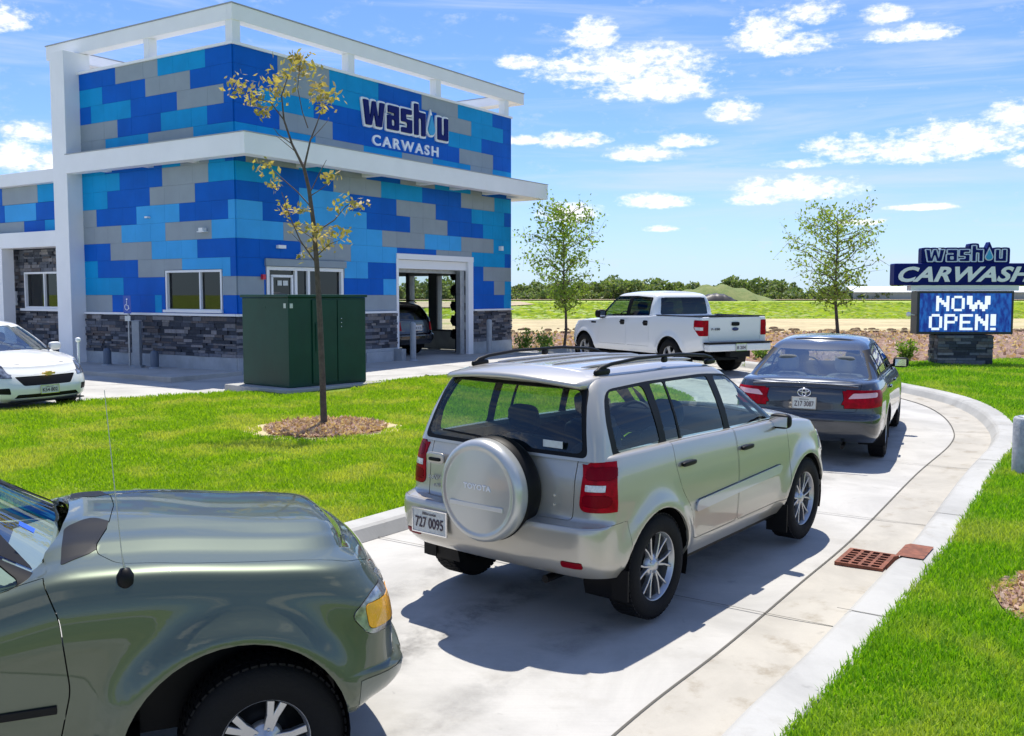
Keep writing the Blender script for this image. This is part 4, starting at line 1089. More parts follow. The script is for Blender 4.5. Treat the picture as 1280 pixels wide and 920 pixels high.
# ---------------------------------------------------------------- gold-beige compact SUV (the middle of the queue)
PB = paint('champagne_beige_paint', (.455, .43, .38), .48, .36)
def side_parts(doors, dlo, wins, frontedge=.004):
    L = []
    for s, fk in ((1, 'left'), (-1, 'right')):
        for k, d in enumerate(doors): L.append(dict(name='door', key='door%d%s' % (k, fk), view='side', f=fk, poly=d, gap=.0055, thick=.03))
        L.append(dict(name='window_trim', view='side', f=fk, on='g', poly=dlo, mat=M['black'], thick=.008, push=.001, key='trim' + fk, id=300 + s))
        for k, (w, mm) in enumerate(wins): L.append(dict(name='side_window', view='side', f=fk, on='g', poly=w, mat=mm, thick=0, push=-.004, over=('window_trim',), id=310 + 10 * (s + 1) + k, key='win%d%s' % (k, fk)))
    return L
def lamp_cut(name, fside, pe, ps, m, end='rear', **kw):
    return dict(name=name, view='end', f=end, poly=pe, more=[('side', fside, ps)], mat=m, thick=.02, gap=.002, push=.006, **kw)
mir = lambda pol: [(-p[0],) + tuple(p[1:]) for p in pol][::-1]
M['moulding'] = paint('silver_lilac_moulding', (.50, .51, .55), .4, .35)
def rav():
    xr = T((0, -1.90), (.06, -1.97), (.15, -2.01), (.38, -2.025), (.455, -2.01), (.475, -1.955), (.50, -1.905), (.56, -1.895), (.8, -1.88), (1, -1.84))
    S = dict(name='compact_suv', label='champagne beige compact SUV with a spare wheel cover on its tailgate, middle of the queue', cat='suv', paint=PB,
        group='cars queueing in the lane', nC=92, nV=30, vx=[.40, .43, .455, .465, .475, .485, .50, .52],
        zb=T((-2.0, .40), (-1.6, .36), (-.9, .30), (.9, .30), (1.6, .30), (2.0, .36)), zt=T((-1.95, 1.13), (-1, 1.12), (0, 1.09), (.7, 1.065), (.95, 1.045), (1.5, .98), (1.8, .90), (2.02, .74)),
        xr=xr, xf=T((0, 1.90), (.3, 1.98), (.5, 1.97), (.8, 1.90), (1, 1.80)), hw=T((0, .80), (.12, .845), (.4, .866), (.62, .868), (.8, .856), (.93, .838), (1, .82)),
        taper=T((-2.1, .035), (-1.2, .0), (.8, .0), (1.4, .012), (2.1, .06)), crown=lambda x, e: (.075 if x > .6 else .0) * (1 - e ** 2.4), rr=.15, ry=.17, bowr=.05, shin=.05, shz=.025,
        R=.352, axles=(-1.245, 1.245), arch=.405, flare=.035, fl_w=.075, track=1.54, tw=.225, rim=.225, spokes=(6, 'thin'), rear_x=-1.3,
        g_xr=T((0, -1.865), (.5, -1.79), (.86, -1.70), (.96, -1.62), (1, -1.52)), g_xf=T((0, 1.10), (.5, .68), (.9, .34), (.97, .24), (1, .10)),
        g_hw=T((0, .775), (.3, .735), (.8, .625), (.9, .595), (.96, .545), (1, .47)), g_zb=T((-2, 1.125), (0, 1.08), (1, 1.02), (1.2, .98)), roof=T((-1.9, 1.625), (-1.5, 1.64), (-.7, 1.635), (0, 1.60), (.4, 1.555), (1.2, 1.50)), g_crown=lambda x, e: .025 * (1 - e * e),
        g_rr=.09, g_ry=.11, g_bowr=.04, interior=(-1.75, .75, .70, .55, 1.05), steer=(.42, .34, 1.0))
    dlo = rounded([(-1.66, 1.135), (-1.66, 1.34, .08), (-1.56, 1.54, .12), (-1.0, 1.55, .1), (-.2, 1.535, .1), (.22, 1.50, .12), (.55, 1.33, .1), (.98, 1.07, .02), (.4, 1.09)], .04)
    wins = [(rounded([(-1.60, 1.15), (-1.60, 1.33), (-1.52, 1.525), (-1.08, 1.53), (-1.06, 1.14)], .05), M['glass_dark2']),
            (rounded([(-.985, 1.14), (-.985, 1.53), (-.80, 1.528), (-.80, 1.135)], .02), M['glass_dark2']),
            (rounded([(-.775, 1.135), (-.775, 1.527), (-.14, 1.515), (-.105, 1.115)], .03), M['glass_dark2']),
            (rounded([(-.02, 1.112), (-.04, 1.51), (.19, 1.49), (.50, 1.32), (.86, 1.095)], .03), M['glass'])]
    doors = [rounded([(.855, .42), (.90, .70), (.885, 1.12), (-.045, 1.16), (-.04, .42)], .05), rounded([(-.05, .42), (-.055, 1.16), (-.99, 1.18), (-1.0, 1.0), (-.93, .80, .1), (-.78, .66, .1), (-.74, .42)], .05)]
    P = side_parts(doors, dlo, wins)
    P += [dict(name='rear_bumper', view='side', f='any', poly=[(-2.2, .30), (-1.66, .30), (-1.60, .58), (-1.62, .735), (-2.2, .735)], gap=.003, thick=.03),
          dict(name='front_bumper', view='side', f='any', poly=[(2.2, .28), (1.62, .28), (1.62, .60), (2.2, .66)], gap=.003, thick=.03),
          dict(name='hood', view='top', f='top', poly=rounded([(1.04, -.74), (1.92, -.66), (1.92, .66), (1.04, .74)], .06), gap=.003, thick=.02)]
    tail = rounded([(-.615, .75), (.615, .75), (.615, 1.5), (-.615, 1.5)], .03)
    P += [dict(name='tailgate', view='end', f='rear', poly=tail, gap=.006, thick=.03)]
    for s, fk in ((1, 'left'), (-1, 'right')):
        pe = rounded([(.65, .81), (.90, .81), (.90, 1.12), (.67, 1.12)], .06); ps = rounded([(-2.0, .80), (-1.79, .82), (-1.755, .95), (-1.79, 1.10), (-2.0, 1.13)], .04)
        P += [lamp_cut('taillight', fk, pe if s > 0 else mir(pe), ps, M['red_lens'], key='tail' + fk)]
        pe2 = [(.69, .94), (.80, .94), (.80, .98), (.69, .98)]
        P += [dict(name='reversing_lens', view='end', f='rear', poly=pe2 if s > 0 else mir(pe2), mat=M['white_lens'], push=.0075, thick=.004, over=('taillight',), parent='tail' + fk)]
        for q_ in ([(.675, .845), (.83, .845), (.83, .915), (.675, .915)], [(.685, 1.01), (.83, 1.01), (.83, 1.085), (.685, 1.085)]):
            q_ = rounded(q_, .03); P += [dict(name='lamp_reflector', view='end', f='rear', poly=q_ if s > 0 else mir(q_), mat=M['red_dark'], push=.0072, thick=.003, over=('taillight',), parent='tail' + fk)]
        pr = rounded([(.60, .475), (.74, .475), (.74, .515), (.60, .515)], .015)
        P += [dict(name='bumper_reflector', view='end', f='rear', poly=pr if s > 0 else mir(pr), mat=M['red_dark'], push=.005, thick=.01, over=('rear_bumper',), parent='rear_bumper')]
        pe = rounded([(.42, .70), (.84, .70), (.84, .86), (.5, .84)], .03); ps = rounded([(1.6, .74), (2.1, .68), (2.1, .84), (1.62, .90)], .03)
        P += [lamp_cut('headlight', fk, pe if s > 0 else mir(pe), ps, M['white_lens'], 'front')]
        mo = rounded([(-.74, .62, .05), (-.72, .70, .04), (.70, .735, .03), (.74, .715, .01), (.70, .665, .02)], .03)
        P += [dict(name='side_moulding', view='side', f=fk, poly=mo, push=.014, thick=.016, mat=M['moulding'], over=('door',), id=400 + s)]
    P += [dict(name='window_trim', view='end', f='rear', on='g', poly=rounded([(-.69, 1.14), (.69, 1.14), (.58, 1.57), (-.58, 1.57)], .05), mat=M['black'], key='rtrim', thick=.01, over=()),
          dict(name='rear_window', view='end', f='rear', on='g', poly=rounded([(-.655, 1.165), (.655, 1.165), (.55, 1.55), (-.55, 1.55)], .06), mat=M['glass_rear'], push=.003, thick=0, over=('window_trim',), id=390),
          dict(name='windshield', view='end', f='front', on='g', poly=rounded([(-.70, 1.03), (.70, 1.03), (.56, 1.52), (-.56, 1.52)], .06), mat=M['glass'], thick=0)]
    S['parts'] = P
    root, made, surf, _, _ = car(S)
    for s, fk in ((1, 'left'), (-1, 'right')):
        handle(made['door0' + fk], root, .09, .965, s, surf, M['black']); handle(made['door1' + fk], root, -.84, .985, s, surf, M['black'])
        mirror(root, .70, s * .765, 1.09, s, M['black'], .82)
        # roof rail with feet
        b = MB(); pts = [(-1.50, s * .52, 1.635), (-1.44, s * .525, 1.665), (-1.32, s * .53, 1.685), (-1.0, s * .535, 1.70), (-.4, s * .535, 1.69), (.0, s * .53, 1.655), (.12, s * .525, 1.63), (.18, s * .52, 1.59)]
        b.tube(pts, [.012, .015, .013, .012, .012, .012, .014, .012], 8); rbox(b, -1.42, s * .525, 1.64, .18, .035, .045, None, .6); rbox(b, .10, s * .525, 1.60, .16, .035, .045, None, .6); rbox(b, -.62, s * .535, 1.665, .07, .028, .04, None, .6)
        b.build('roof_rail', M['black'], root)
        mf = MB(); mf.box(-1.66, -1.65, s * .82 - .07, s * .82 + .05, .22, .42); mf.build('mudflap', M['black'], root)
        mf = MB(); mf.box(.80, .81, s * .80 - .10, s * .80 + .08, .15, .38); mf.build('mudflap', M['black'], root)
    # roof ribs
    for y in (-.36, -.12, .12, .36):
        b = MB(); b.tube([(x, y, float(S['roof'](x)) + .004 + .025 * (1 - (abs(y) / .6) ** 2)) for x in np.linspace(-1.42, .1, 14)], [.003] + [.010] * 12 + [.003], 6); b.build('roof_rib', PB, root)
    # spoiler lip over the rear window
    b = MB(); vs_ = []; n = 26
    for k in range(n + 1):
        y = -.565 + 1.13 * k / n; e = abs(y) / .565; xe = -1.84 + .10 * e ** 3; zt_ = 1.65 - .045 * e ** 2
        for (px, pz) in ((-1.50, zt_ + .012), (xe + .04, zt_ - .012), (xe, zt_ - .03), (xe + .012, zt_ - .05), (-1.62, zt_ - .055)): vs_.append((px, y, pz))
    b.add(vs_, [(k * 5 + i, k * 5 + 5 + i, k * 5 + 6 + i, k * 5 + 1 + i) for k in range(n) for i in range(4)] + [tuple(range(5)), tuple(range(n * 5 + 4, n * 5 - 1, -1))], 0, True)
    b.build('spoiler', PB, root, smooth_all=True)
    # spare wheel cover
    Mz = Matrix.Translation((-1.88, -.055, .90)) @ Matrix.Rotation(R(-90), 4, 'Y')
    b = MB(); b.lathe([(.28, .0), (.325, .01), (.338, .04), (.338, .15), (.332,.158)], 64, Mz); sp = b.build('spare_wheel', M['black'], root)
    b = MB(); b.lathe([(.330, .155), (.334, .162), (.334, .21), (.329, .236), (.316, .254), (.300, .262), (.284, .263), (.279, .257), (.262, .259), (.15, .268), (.0, .270)], 72, Mz); cv = b.build('spare_wheel_cover', mat('silver_cover_paint', (.50, .51, .50), .34, metal=.45, coat=.6), root)
    fit_text('TOYOTA', Matrix.Translation((-1.88 - .2695, -.055 + .105, .90 + .015)) @ REARX, .225, .036, .0035, .02, 0, 1.1).build('badge_letters', M['trim_white'], cv)
    b = MB(); b.box(-.225, .215, -.105, -.075, .262, .2725, 0, Matrix.Translation((-1.88, -.055, .90)) @ REARX); b.build('cover_rib', mat('pale_silver', (.62, .62, .61), .35, metal=.3), cv, bevel=.003)
    # badges, handle, plate, wiper
    b = fit_text('RAV4', Matrix.Translation((-1.895, .60, .86)) @ REARX, .13, .03, .003, .02); fit_text('4WD', Matrix.Translation((-1.895, .56, .81)) @ REARX, .10, .022, .003, .02, mb=b); b.build('model_badge', M['steel'], made.get('tailgate', root))
    b = MB(); rbox(b, -1.895, .53, 1.015, .02, .17, .075, None, .5); h = b.build('handle', PB, made.get('tailgate', root)); b = MB(); rbox(b, -1.905, .53, 1.005, .02, .11, .025, None, .5); h = b.build('handle_recess', M['black'], made.get('tailgate', root))
    b = MB(); b.tube([(-1.905, -.50, .90), (-1.915, -.50, .90)], .008); b.tube([(-1.905, -.50, .84), (-1.915, -.50, .84)], .008); b.build('bolt', M['chrome'], made.get('tailgate', root))
    plate(root, -2.033, .46, .60, '727 0095', 'Illinois', tilt=0)
    b = MB(); b.tube([(-1.87, -.05, 1.185), (-1.86, .18, 1.20), (-1.85, .5, 1.21)], .007, 6); b.build('wiper', M['black'], root)
    b = MB(); b.tube([(-1.90, -.42, .34), (-1.5, -.42, .34)], .026, 12); b.build('exhaust_pipe', M['black'], root)
    for x, y, m in ((-1.02, .33, 'seat_cloth'), (-1.02, -.33, 'seat_cloth'), (-.12, .36, 'seat_cloth'), (-.12, -.36, 'seat_cloth')): seat(root, x, y, .60, M[m], .50, .50)
    b = MB(); b.box(-1.86, -1.855, -.52, -.37, 1.19, 1.235); b.build('window_sticker', M['plate'], root)
    place(root, 1.09, 8.14, 51.6, 1.025, .035)
    return root
M['glass_dark2'] = glass_mat('tinted_glass', (.72, .84, .80))
M['glass_rear'] = glass_mat('rear_glass', (.50, .64, .62))
rav()
M['glass_sky'] = glass_mat('shiny_glass', (.78, .86, .84), 1.0, .20)
# ---------------------------------------------------------------- dark green pickup-like SUV at the left front corner of the view
def explorer():
    PB = paint('dark_sage_green_paint', (.080, .100, .068), .55, .42)
    PG = paint('lower_trim_green_grey', (.13, .15, .125), .3, .42)
    S = dict(name='green_truck', label='dark green truck with antenna and amber corner light, nearest in the queue', cat='truck', paint=PB, group='cars queueing in the lane', nC=110, nV=30, vx=[.28, .30, .32],
        zb=T((-2.7, .55), (-1.6, .50), (0, .48), (1.6, .46), (2.4, .45)), zt=T((-2.7, 1.18), (-.5, 1.10), (.5, 1.10), (.85, 1.155), (1.1, 1.15), (1.6, 1.10), (2.0, 1.055), (2.2, 1.015), (2.42, .93)),
        xr=T((0, -2.55), (.3, -2.62), (1, -2.55)), xf=T((0, 2.24), (.08, 2.32), (.22, 2.36), (.28, 2.355), (.31, 2.31), (.6, 2.30), (.85, 2.275), (1, 2.21)),
        hw=T((0, .855), (.12, .885), (.4, .90), (.68, .902), (.86, .89), (.95, .872), (1, .855)),
        taper=T((-2.6, .04), (-1.5, 0), (1.3, 0), (1.8, .008), (2.1, .028), (2.4, .07)),
        crown=lambda x, e: ((.055 * (1 - e ** 2.2) + .020 * float(sstep(np.array(.80 - e), -.02, .06)) + .018 * float(sstep(np.array(.42 + .14 * (x - .8) - e), -.03, .06))) if x > .55 else .02 * (1 - e * e)),
        rr=.18, ry=.22, bowr=.05, rf=.21, fy=.28, bowf=.15, shin=.12, shz=.06,
        R=.36, axles=(-1.6, 1.6), arch=.485, archz=.385, archdx=-.12, flare=.07, fl_w=.085, track=1.50, tw=.24, rim=.195, spokes=(5, 'twin'), rear_x=-1.3,
        g_xr=T((0, -1.35), (1, -1.15)), g_xf=T((0, .86), (.5, .47), (.9, .14), (.97, .04), (1, -.1)), g_hw=T((0, .80), (.3, .775), (.8, .68), (.9, .655), (.96, .61), (1, .53)),
        g_zb=T((-2, 1.16), (.3, 1.11), (.8, 1.17), (1, 1.16)), roof=T((-1.4, 1.72), (-.4, 1.745), (.2, 1.72), (1, 1.64)), g_rf=.10, g_fy=.14, g_bowf=.16, interior=(-1.2, .45, .72, .60, 1.06), steer=(.30, .36, 1.08))
    dlo = rounded([(-1.18, 1.15), (-1.12, 1.66), (-.5, 1.70), (.02, 1.67), (.42, 1.43), (.72, 1.18), (.6, 1.125)], .05)
    wins = [(rounded([(-1.13, 1.20), (-1.08, 1.61), (-.47, 1.64), (-.42, 1.19)], .04), M['glass_dark']), (rounded([(-.32, 1.14), (-.36, 1.66), (-.02, 1.64), (.38, 1.42), (.66, 1.18), (.5, 1.135)], .04), M['glass_dark2'])]
    doors = [rounded([(.775, .50), (.83, .75), (.80, 1.05), (.70, 1.30), (-.37, 1.30), (-.37, .50)], .04), rounded([(-.385, .50), (-.385, 1.3), (-1.3, 1.3), (-1.3, .95), (-1.12, .70), (-1.02, .50)], .04)]
    P = side_parts(doors, dlo, wins)
    P += [dict(name='front_bumper', view='side', f='any', poly=[(2.7, .3), (1.98, .3), (2.02, .60), (2.7, .60)], gap=.004, thick=.03, mat=PG),
          dict(name='hood', view='top', f='top', poly=rounded([(.93, -.60), (1.02, -.74), (1.3, -.775), (2.0, -.72), (2.135, -.60, .1), (2.16, 0), (2.135, .60, .1), (2.0, .72), (1.3, .775), (1.02, .74), (.93, .60), (.99, .3), (1.01, 0), (.99, -.3)], .05), gap=.004, thick=.02),
          dict(name='cowl_vent', view='top', f='top', poly=rounded([(.97, -.56), (1.0, -.30), (.92, -.22), (.80, -.30), (.80, -.70)], .03), mat=M['black'], push=.002, key='cv1'),
          dict(name='cowl_vent', view='top', f='top', poly=rounded([(.97, .56), (1.0, .30), (.92, .22), (.80, .30), (.80, .70)], .03)[::-1], mat=M['black'], push=.002, key='cv2'),
          dict(name='windshield', view='end', f='front', on='g', poly=rounded([(-.74, 1.16), (.74, 1.16), (.60, 1.66), (-.60, 1.66)], .05), mat=M['glass_sky'], thick=0)]
    P += [dict(name='grille', view='end', f='front', poly=rounded([(-.50, .66), (.50, .66), (.54, .88), (-.54, .88)], .04), mat=M['black'], push=-.01, thick=.03)]
    for s, fk in ((1, 'left'), (-1, 'right')):
        pe = rounded([(.60, .75), (.90, .74), (.90, .985), (.66, .975)], .04); ps = rounded([(2.17, .76), (2.5, .73), (2.5, .985), (2.20, .975), (2.12, .90)], .05)
        ps = rounded([(2.07, .79), (2.6, .78), (2.6, .985), (2.10, .985), (1.98, .90)], .04)
        P += [dict(name='headlight', view='side', f=fk, poly=ps, mat=M['lamp_clear'], thick=.02, gap=.003, push=.006, key='hl' + fk)]
        pa = rounded([(2.07, .82), (2.235, .81), (2.235, .925), (2.05, .935)], .03)
        P += [dict(name='amber_light', view='side', f=fk, poly=pa, mat=M['amber'], push=.009, thick=.004, over=('headlight',), parent='hl' + fk)]
        pa = [(-2.0, .70), (.76, .70), (.78, .735), (-2.0, .735)]
    S['parts'] = P
    S['nowheel'] = []
    root, made, surf, _, _ = car(S)
    for s, fk in ((1, 'left'), (-1, 'right')):
        handle(made['door0' + fk], root, -.24, .98, s, surf, M['black']); handle(made['door1' + fk], root, -1.15, .99, s, surf, M['black'])
        mirror(root, .36, s * .82, 1.20, s, M['black'], 1.1)
        b = MB(); y = abs(surf(0, .70, s)); b.box(-.36, .775, min(s * (y - .01), s * (y + .010)), max(s * (y - .01), s * (y + .010)), .665, .70); b.build('side_moulding', M['black'], made['door0' + fk], bevel=.004)
    # antenna on the right front fender
    ax_, ay_, az_ = 1.05, -.835, 1.18
    b = MB(); b.lathe([(0, .045), (.02, .04), (.034, .015), (.036, -.02), (.02, -.05), (0, -.052)], 16, Matrix.Translation((ax_, ay_, az_ - .005))); bs = b.build('antenna', M['black'], root)
    b = MB(); b.tube([(ax_, ay_, az_ + .03), (ax_ - .01, ay_, az_ + .10), (ax_ - .05, ay_ + .02, az_ + .78)], [.006, .0022, .0014], 6); b.build('antenna_whip', mat('grey_whip', (.45, .46, .45), .4, metal=.6), bs)
    # wipers, dash, stickers
    b = MB(); b.tube([(.93, -.60, 1.17), (.90, -.66, 1.19), (.84, -.55, 1.215), (.86, .0, 1.245)], .010, 6); b.tube([(.95, .55, 1.19), (.95, .35, 1.21), (.93, -.2, 1.24)], .010, 6); b.build('wiper', M['black'], root)
    b = MB(); rbox(b, .45, 0, 1.06, .6, 1.40, .14, None, .4); b.build('dashboard', mat('pale_dashboard', (.34, .37, .33), .8), root)
    b = MB(); b.box(-.035, .035, -.035, .035, 0, .003, 0, Matrix.Translation((.665, -.50, 1.345)) @ Matrix.Rotation(R(35), 4, 'Y')); b.build('windshield_sticker', mat('blue_sticker', (.02, .1, .55), .5), root)
    for y in (.38, -.38): seat(root, -.25, y, .72, M['seat_grey'], .54, .62)
    place(root, -2.89, 4.42, 22., 1.0, -.04)
    return root
explorer()
# ---------------------------------------------------------------- dark grey saloon at the head of the lane
def camry():
    PB = paint('dark_grey_blue_paint', (.030, .037, .050), .4, .26)
    S = dict(name='saloon_car', label='dark grey saloon car with red rear lights, turning where the lane bends', cat='car', paint=PB, group='cars queueing in the lane', nC=84, nV=26, vx=[.44, .46, .48],
        zb=T((-2.5, .32), (-1.9, .26), (-1, .20), (1, .20), (2, .22), (2.4, .28)), zt=T((-2.42, .965), (-2.0, 1.00), (-1.2, .99), (0, .955), (.9, .925), (1.5, .86), (2.1, .74), (2.4, .62)),
        xr=T((0, -2.30), (.1, -2.40), (.4, -2.45), (.455, -2.44), (.48, -2.40), (.75, -2.375), (.95, -2.345), (1, -2.32)), xf=T((0, 2.25), (.3, 2.37), (.7, 2.30), (1, 2.15)),
        hw=T((0, .82), (.15, .885), (.45, .91), (.7, .905), (.9, .875), (1, .84)), taper=T((-2.45, .085), (-2.0, .03), (-1.3, .0), (1, 0), (1.8, .03), (2.4, .12)),
        crown=lambda x, e: (.065 if x > .8 else .03) * (1 - e ** 2.2), rr=.24, ry=.26, bowr=.10, rf=.4, fy=.4, shin=.07, shz=.03,
        R=.33, axles=(-1.388, 1.388), arch=.375, flare=.012, track=1.58, tw=.215, rim=.205, spokes=(7, 'five'), rear_x=-1.2,
        g_xr=T((0, -1.97), (.3, -1.70), (.6, -1.40), (.85, -1.12), (.95, -.98), (1, -.80)), g_xf=T((0, 1.30), (.5, .82), (.85, .42), (.95, .30), (1, .1)), g_hw=T((0, .80), (.3, .75), (.8, .625), (.9, .59), (.96, .54), (1, .46)),
        g_zb=T((-2, 1.0), (-.5, .96), (1, .93), (1.3, .91)), roof=T((-2, 1.36), (-1, 1.425), (-.2, 1.455), (.4, 1.42), (1.3, 1.33)), g_rr=.10, g_ry=.12, g_bowr=.10, g_bowf=.16, interior=(-1.85, .9, .70, .45, .93), steer=(.5, .36, .92))
    dlo = rounded([(-1.72, 1.02), (-1.15, 1.33, .1), (-.5, 1.385), (.15, 1.37), (.55, 1.22), (1.08, .975)], .03)
    wins = [(rounded([(-1.60, 1.03), (-1.18, 1.28), (-1.12, 1.29), (-1.12, 1.03)], .03), M['glass_dark2']), (rounded([(-1.06, 1.03), (-1.06, 1.31), (-.5, 1.36), (-.22, 1.365), (-.2, 1.01)], .03), M['glass_dark2']), (rounded([(-.10, 1.01), (-.12, 1.365), (.14, 1.35), (.5, 1.20), (.93, .99)], .03), M['glass_dark2'])]
    doors = [rounded([(1.0, .32), (1.05, .6), (.98, .98), (-.14, 1.02), (-.13, .32)], .04), rounded([(-.145, .32), (-.155, 1.02), (-1.3, 1.03), (-1.28, .88), (-1.02, .62), (-.96, .32)], .05)]
    P = side_parts(doors, dlo, wins)
    P += [dict(name='rear_bumper', view='side', f='any', poly=[(-2.7, .2), (-1.82, .2), (-1.80, .52), (-2.1, .655), (-2.7, .655)], gap=.002, thick=.03),
          dict(name='front_bumper', view='side', f='any', poly=[(2.7, .2), (1.82, .2), (1.84, .60), (2.7, .56)], gap=.003, thick=.03),
          dict(name='boot_lid', view='end', f='rear', poly=rounded([(-.60, .67), (.60, .67), (.66, 1.1), (-.66, 1.1)], .04), gap=.004, thick=.03),
          dict(name='hood', view='top', f='top', poly=rounded([(1.36, -.70), (2.2, -.62), (2.2, .62), (1.36, .70)], .06), gap=.003, thick=.02),
          dict(name='window_trim', view='end', f='rear', on='g', poly=rounded([(-.74, 1.01), (.74, 1.01), (.555, 1.385), (-.555, 1.385)], .05), mat=M['black'], key='rtrim', thick=.01),
          dict(name='rear_window', view='end', f='rear', on='g', poly=rounded([(-.70, 1.025), (.70, 1.025), (.53, 1.37), (-.53, 1.37)], .05), mat=M['glass_sky'], push=.003, thick=0, over=('window_trim',), id=390),
          dict(name='windshield', view='end', f='front', on='g', poly=rounded([(-.70, .96), (.70, .96), (.55, 1.40), (-.55, 1.40)], .05), mat=M['glass'], thick=0)]
    for s, fk in ((1, 'left'), (-1, 'right')):
        pe = rounded([(.42, .755), (.95, .73), (.95, .915), (.58, .905), (.48, .86)], .03); ps = rounded([(-2.6, .69), (-2.12, .74), (-1.98, .88), (-2.02, .93), (-2.6, .94)], .03)
        P += [lamp_cut('taillight', fk, pe if s > 0 else mir(pe), ps, M['red_lens'], key='tail' + fk, over=('boot_lid',))]
        pe2 = rounded([(.50, .83), (.82, .85), (.82, .905), (.56, .895)], .02)
        P += [dict(name='reversing_lens', view='end', f='rear', poly=pe2 if s > 0 else mir(pe2), mat=mat('pale_red_lens', (.75, .42, .44), .1, coat=1.), push=.0075, thick=.004, over=('taillight',), parent='tail' + fk)]
        pe = rounded([(.5, .62), (.9, .62), (.9, .76), (.56, .74)], .03); ps = rounded([(1.85, .66), (2.5, .58), (2.5, .74), (1.85, .80)], .03)
        P += [lamp_cut('headlight', fk, pe if s > 0 else mir(pe), ps, M['white_lens'], 'front')]
    S['parts'] = P
    root, made, surf, _, _ = car(S)
    for s, fk in ((1, 'left'), (-1, 'right')):
        handle(made['door0' + fk], root, .02, .86, s, surf, PB); handle(made['door1' + fk], root, -.98, .87, s, surf, PB); mirror(root, .82, s * .82, 1.03, s, M['black'], 1.0)
    b = MB(); b.tube([(-2.385, y, 1.005 - .02 * (abs(y) / .6) ** 2) for y in np.linspace(-.62, .62, 12)], .012, 6); b.build('spoiler_lip', PB, made.get('boot_lid', root))
    # oval emblem made of rings
    E_ = Matrix.Translation((-2.405, 0, .895)) @ REARX; b = MB()
    for (rx, ry, oy) in ((.075, .05, 0), (.024, .046, .002), (.055, .018, .022)):
        b.tube([tuple(E_ @ Vector((rx * math.cos(a), oy + ry * math.sin(a), .012))) for a in [2 * PI * k / 28 for k in range(29)]], .0055, 6)
    b.build('emblem', M['chrome'], made.get('boot_lid', root))
    plate(root, -2.402, 0, .765, 'Z17 3087', 'Illinois', w=.275, h=.135)
    b = MB(); b.tube([(-2.33, -.45, .24), (-2.0, -.45, .27)], .024, 12); b.build('exhaust_pipe', M['black'], root)
    for x, y in ((-1.2, .36), (-1.2, -.36), (-.1, .38), (-.1, -.38)): seat(root, x, y, .52, M['seat_grey'], .52, .52)
    b = MB(); b.box(-1.95, -1.45, -.68, .68, .955, .965); b.build('parcel_shelf', mat('sky_glare_shelf', (.66, .68, .70), .8), root)  # shelf coloured pale to stand in for sky reflected in the rear glass
    place(root, 4.60, 14.28, 65.5, 1.01, .0)
camry()
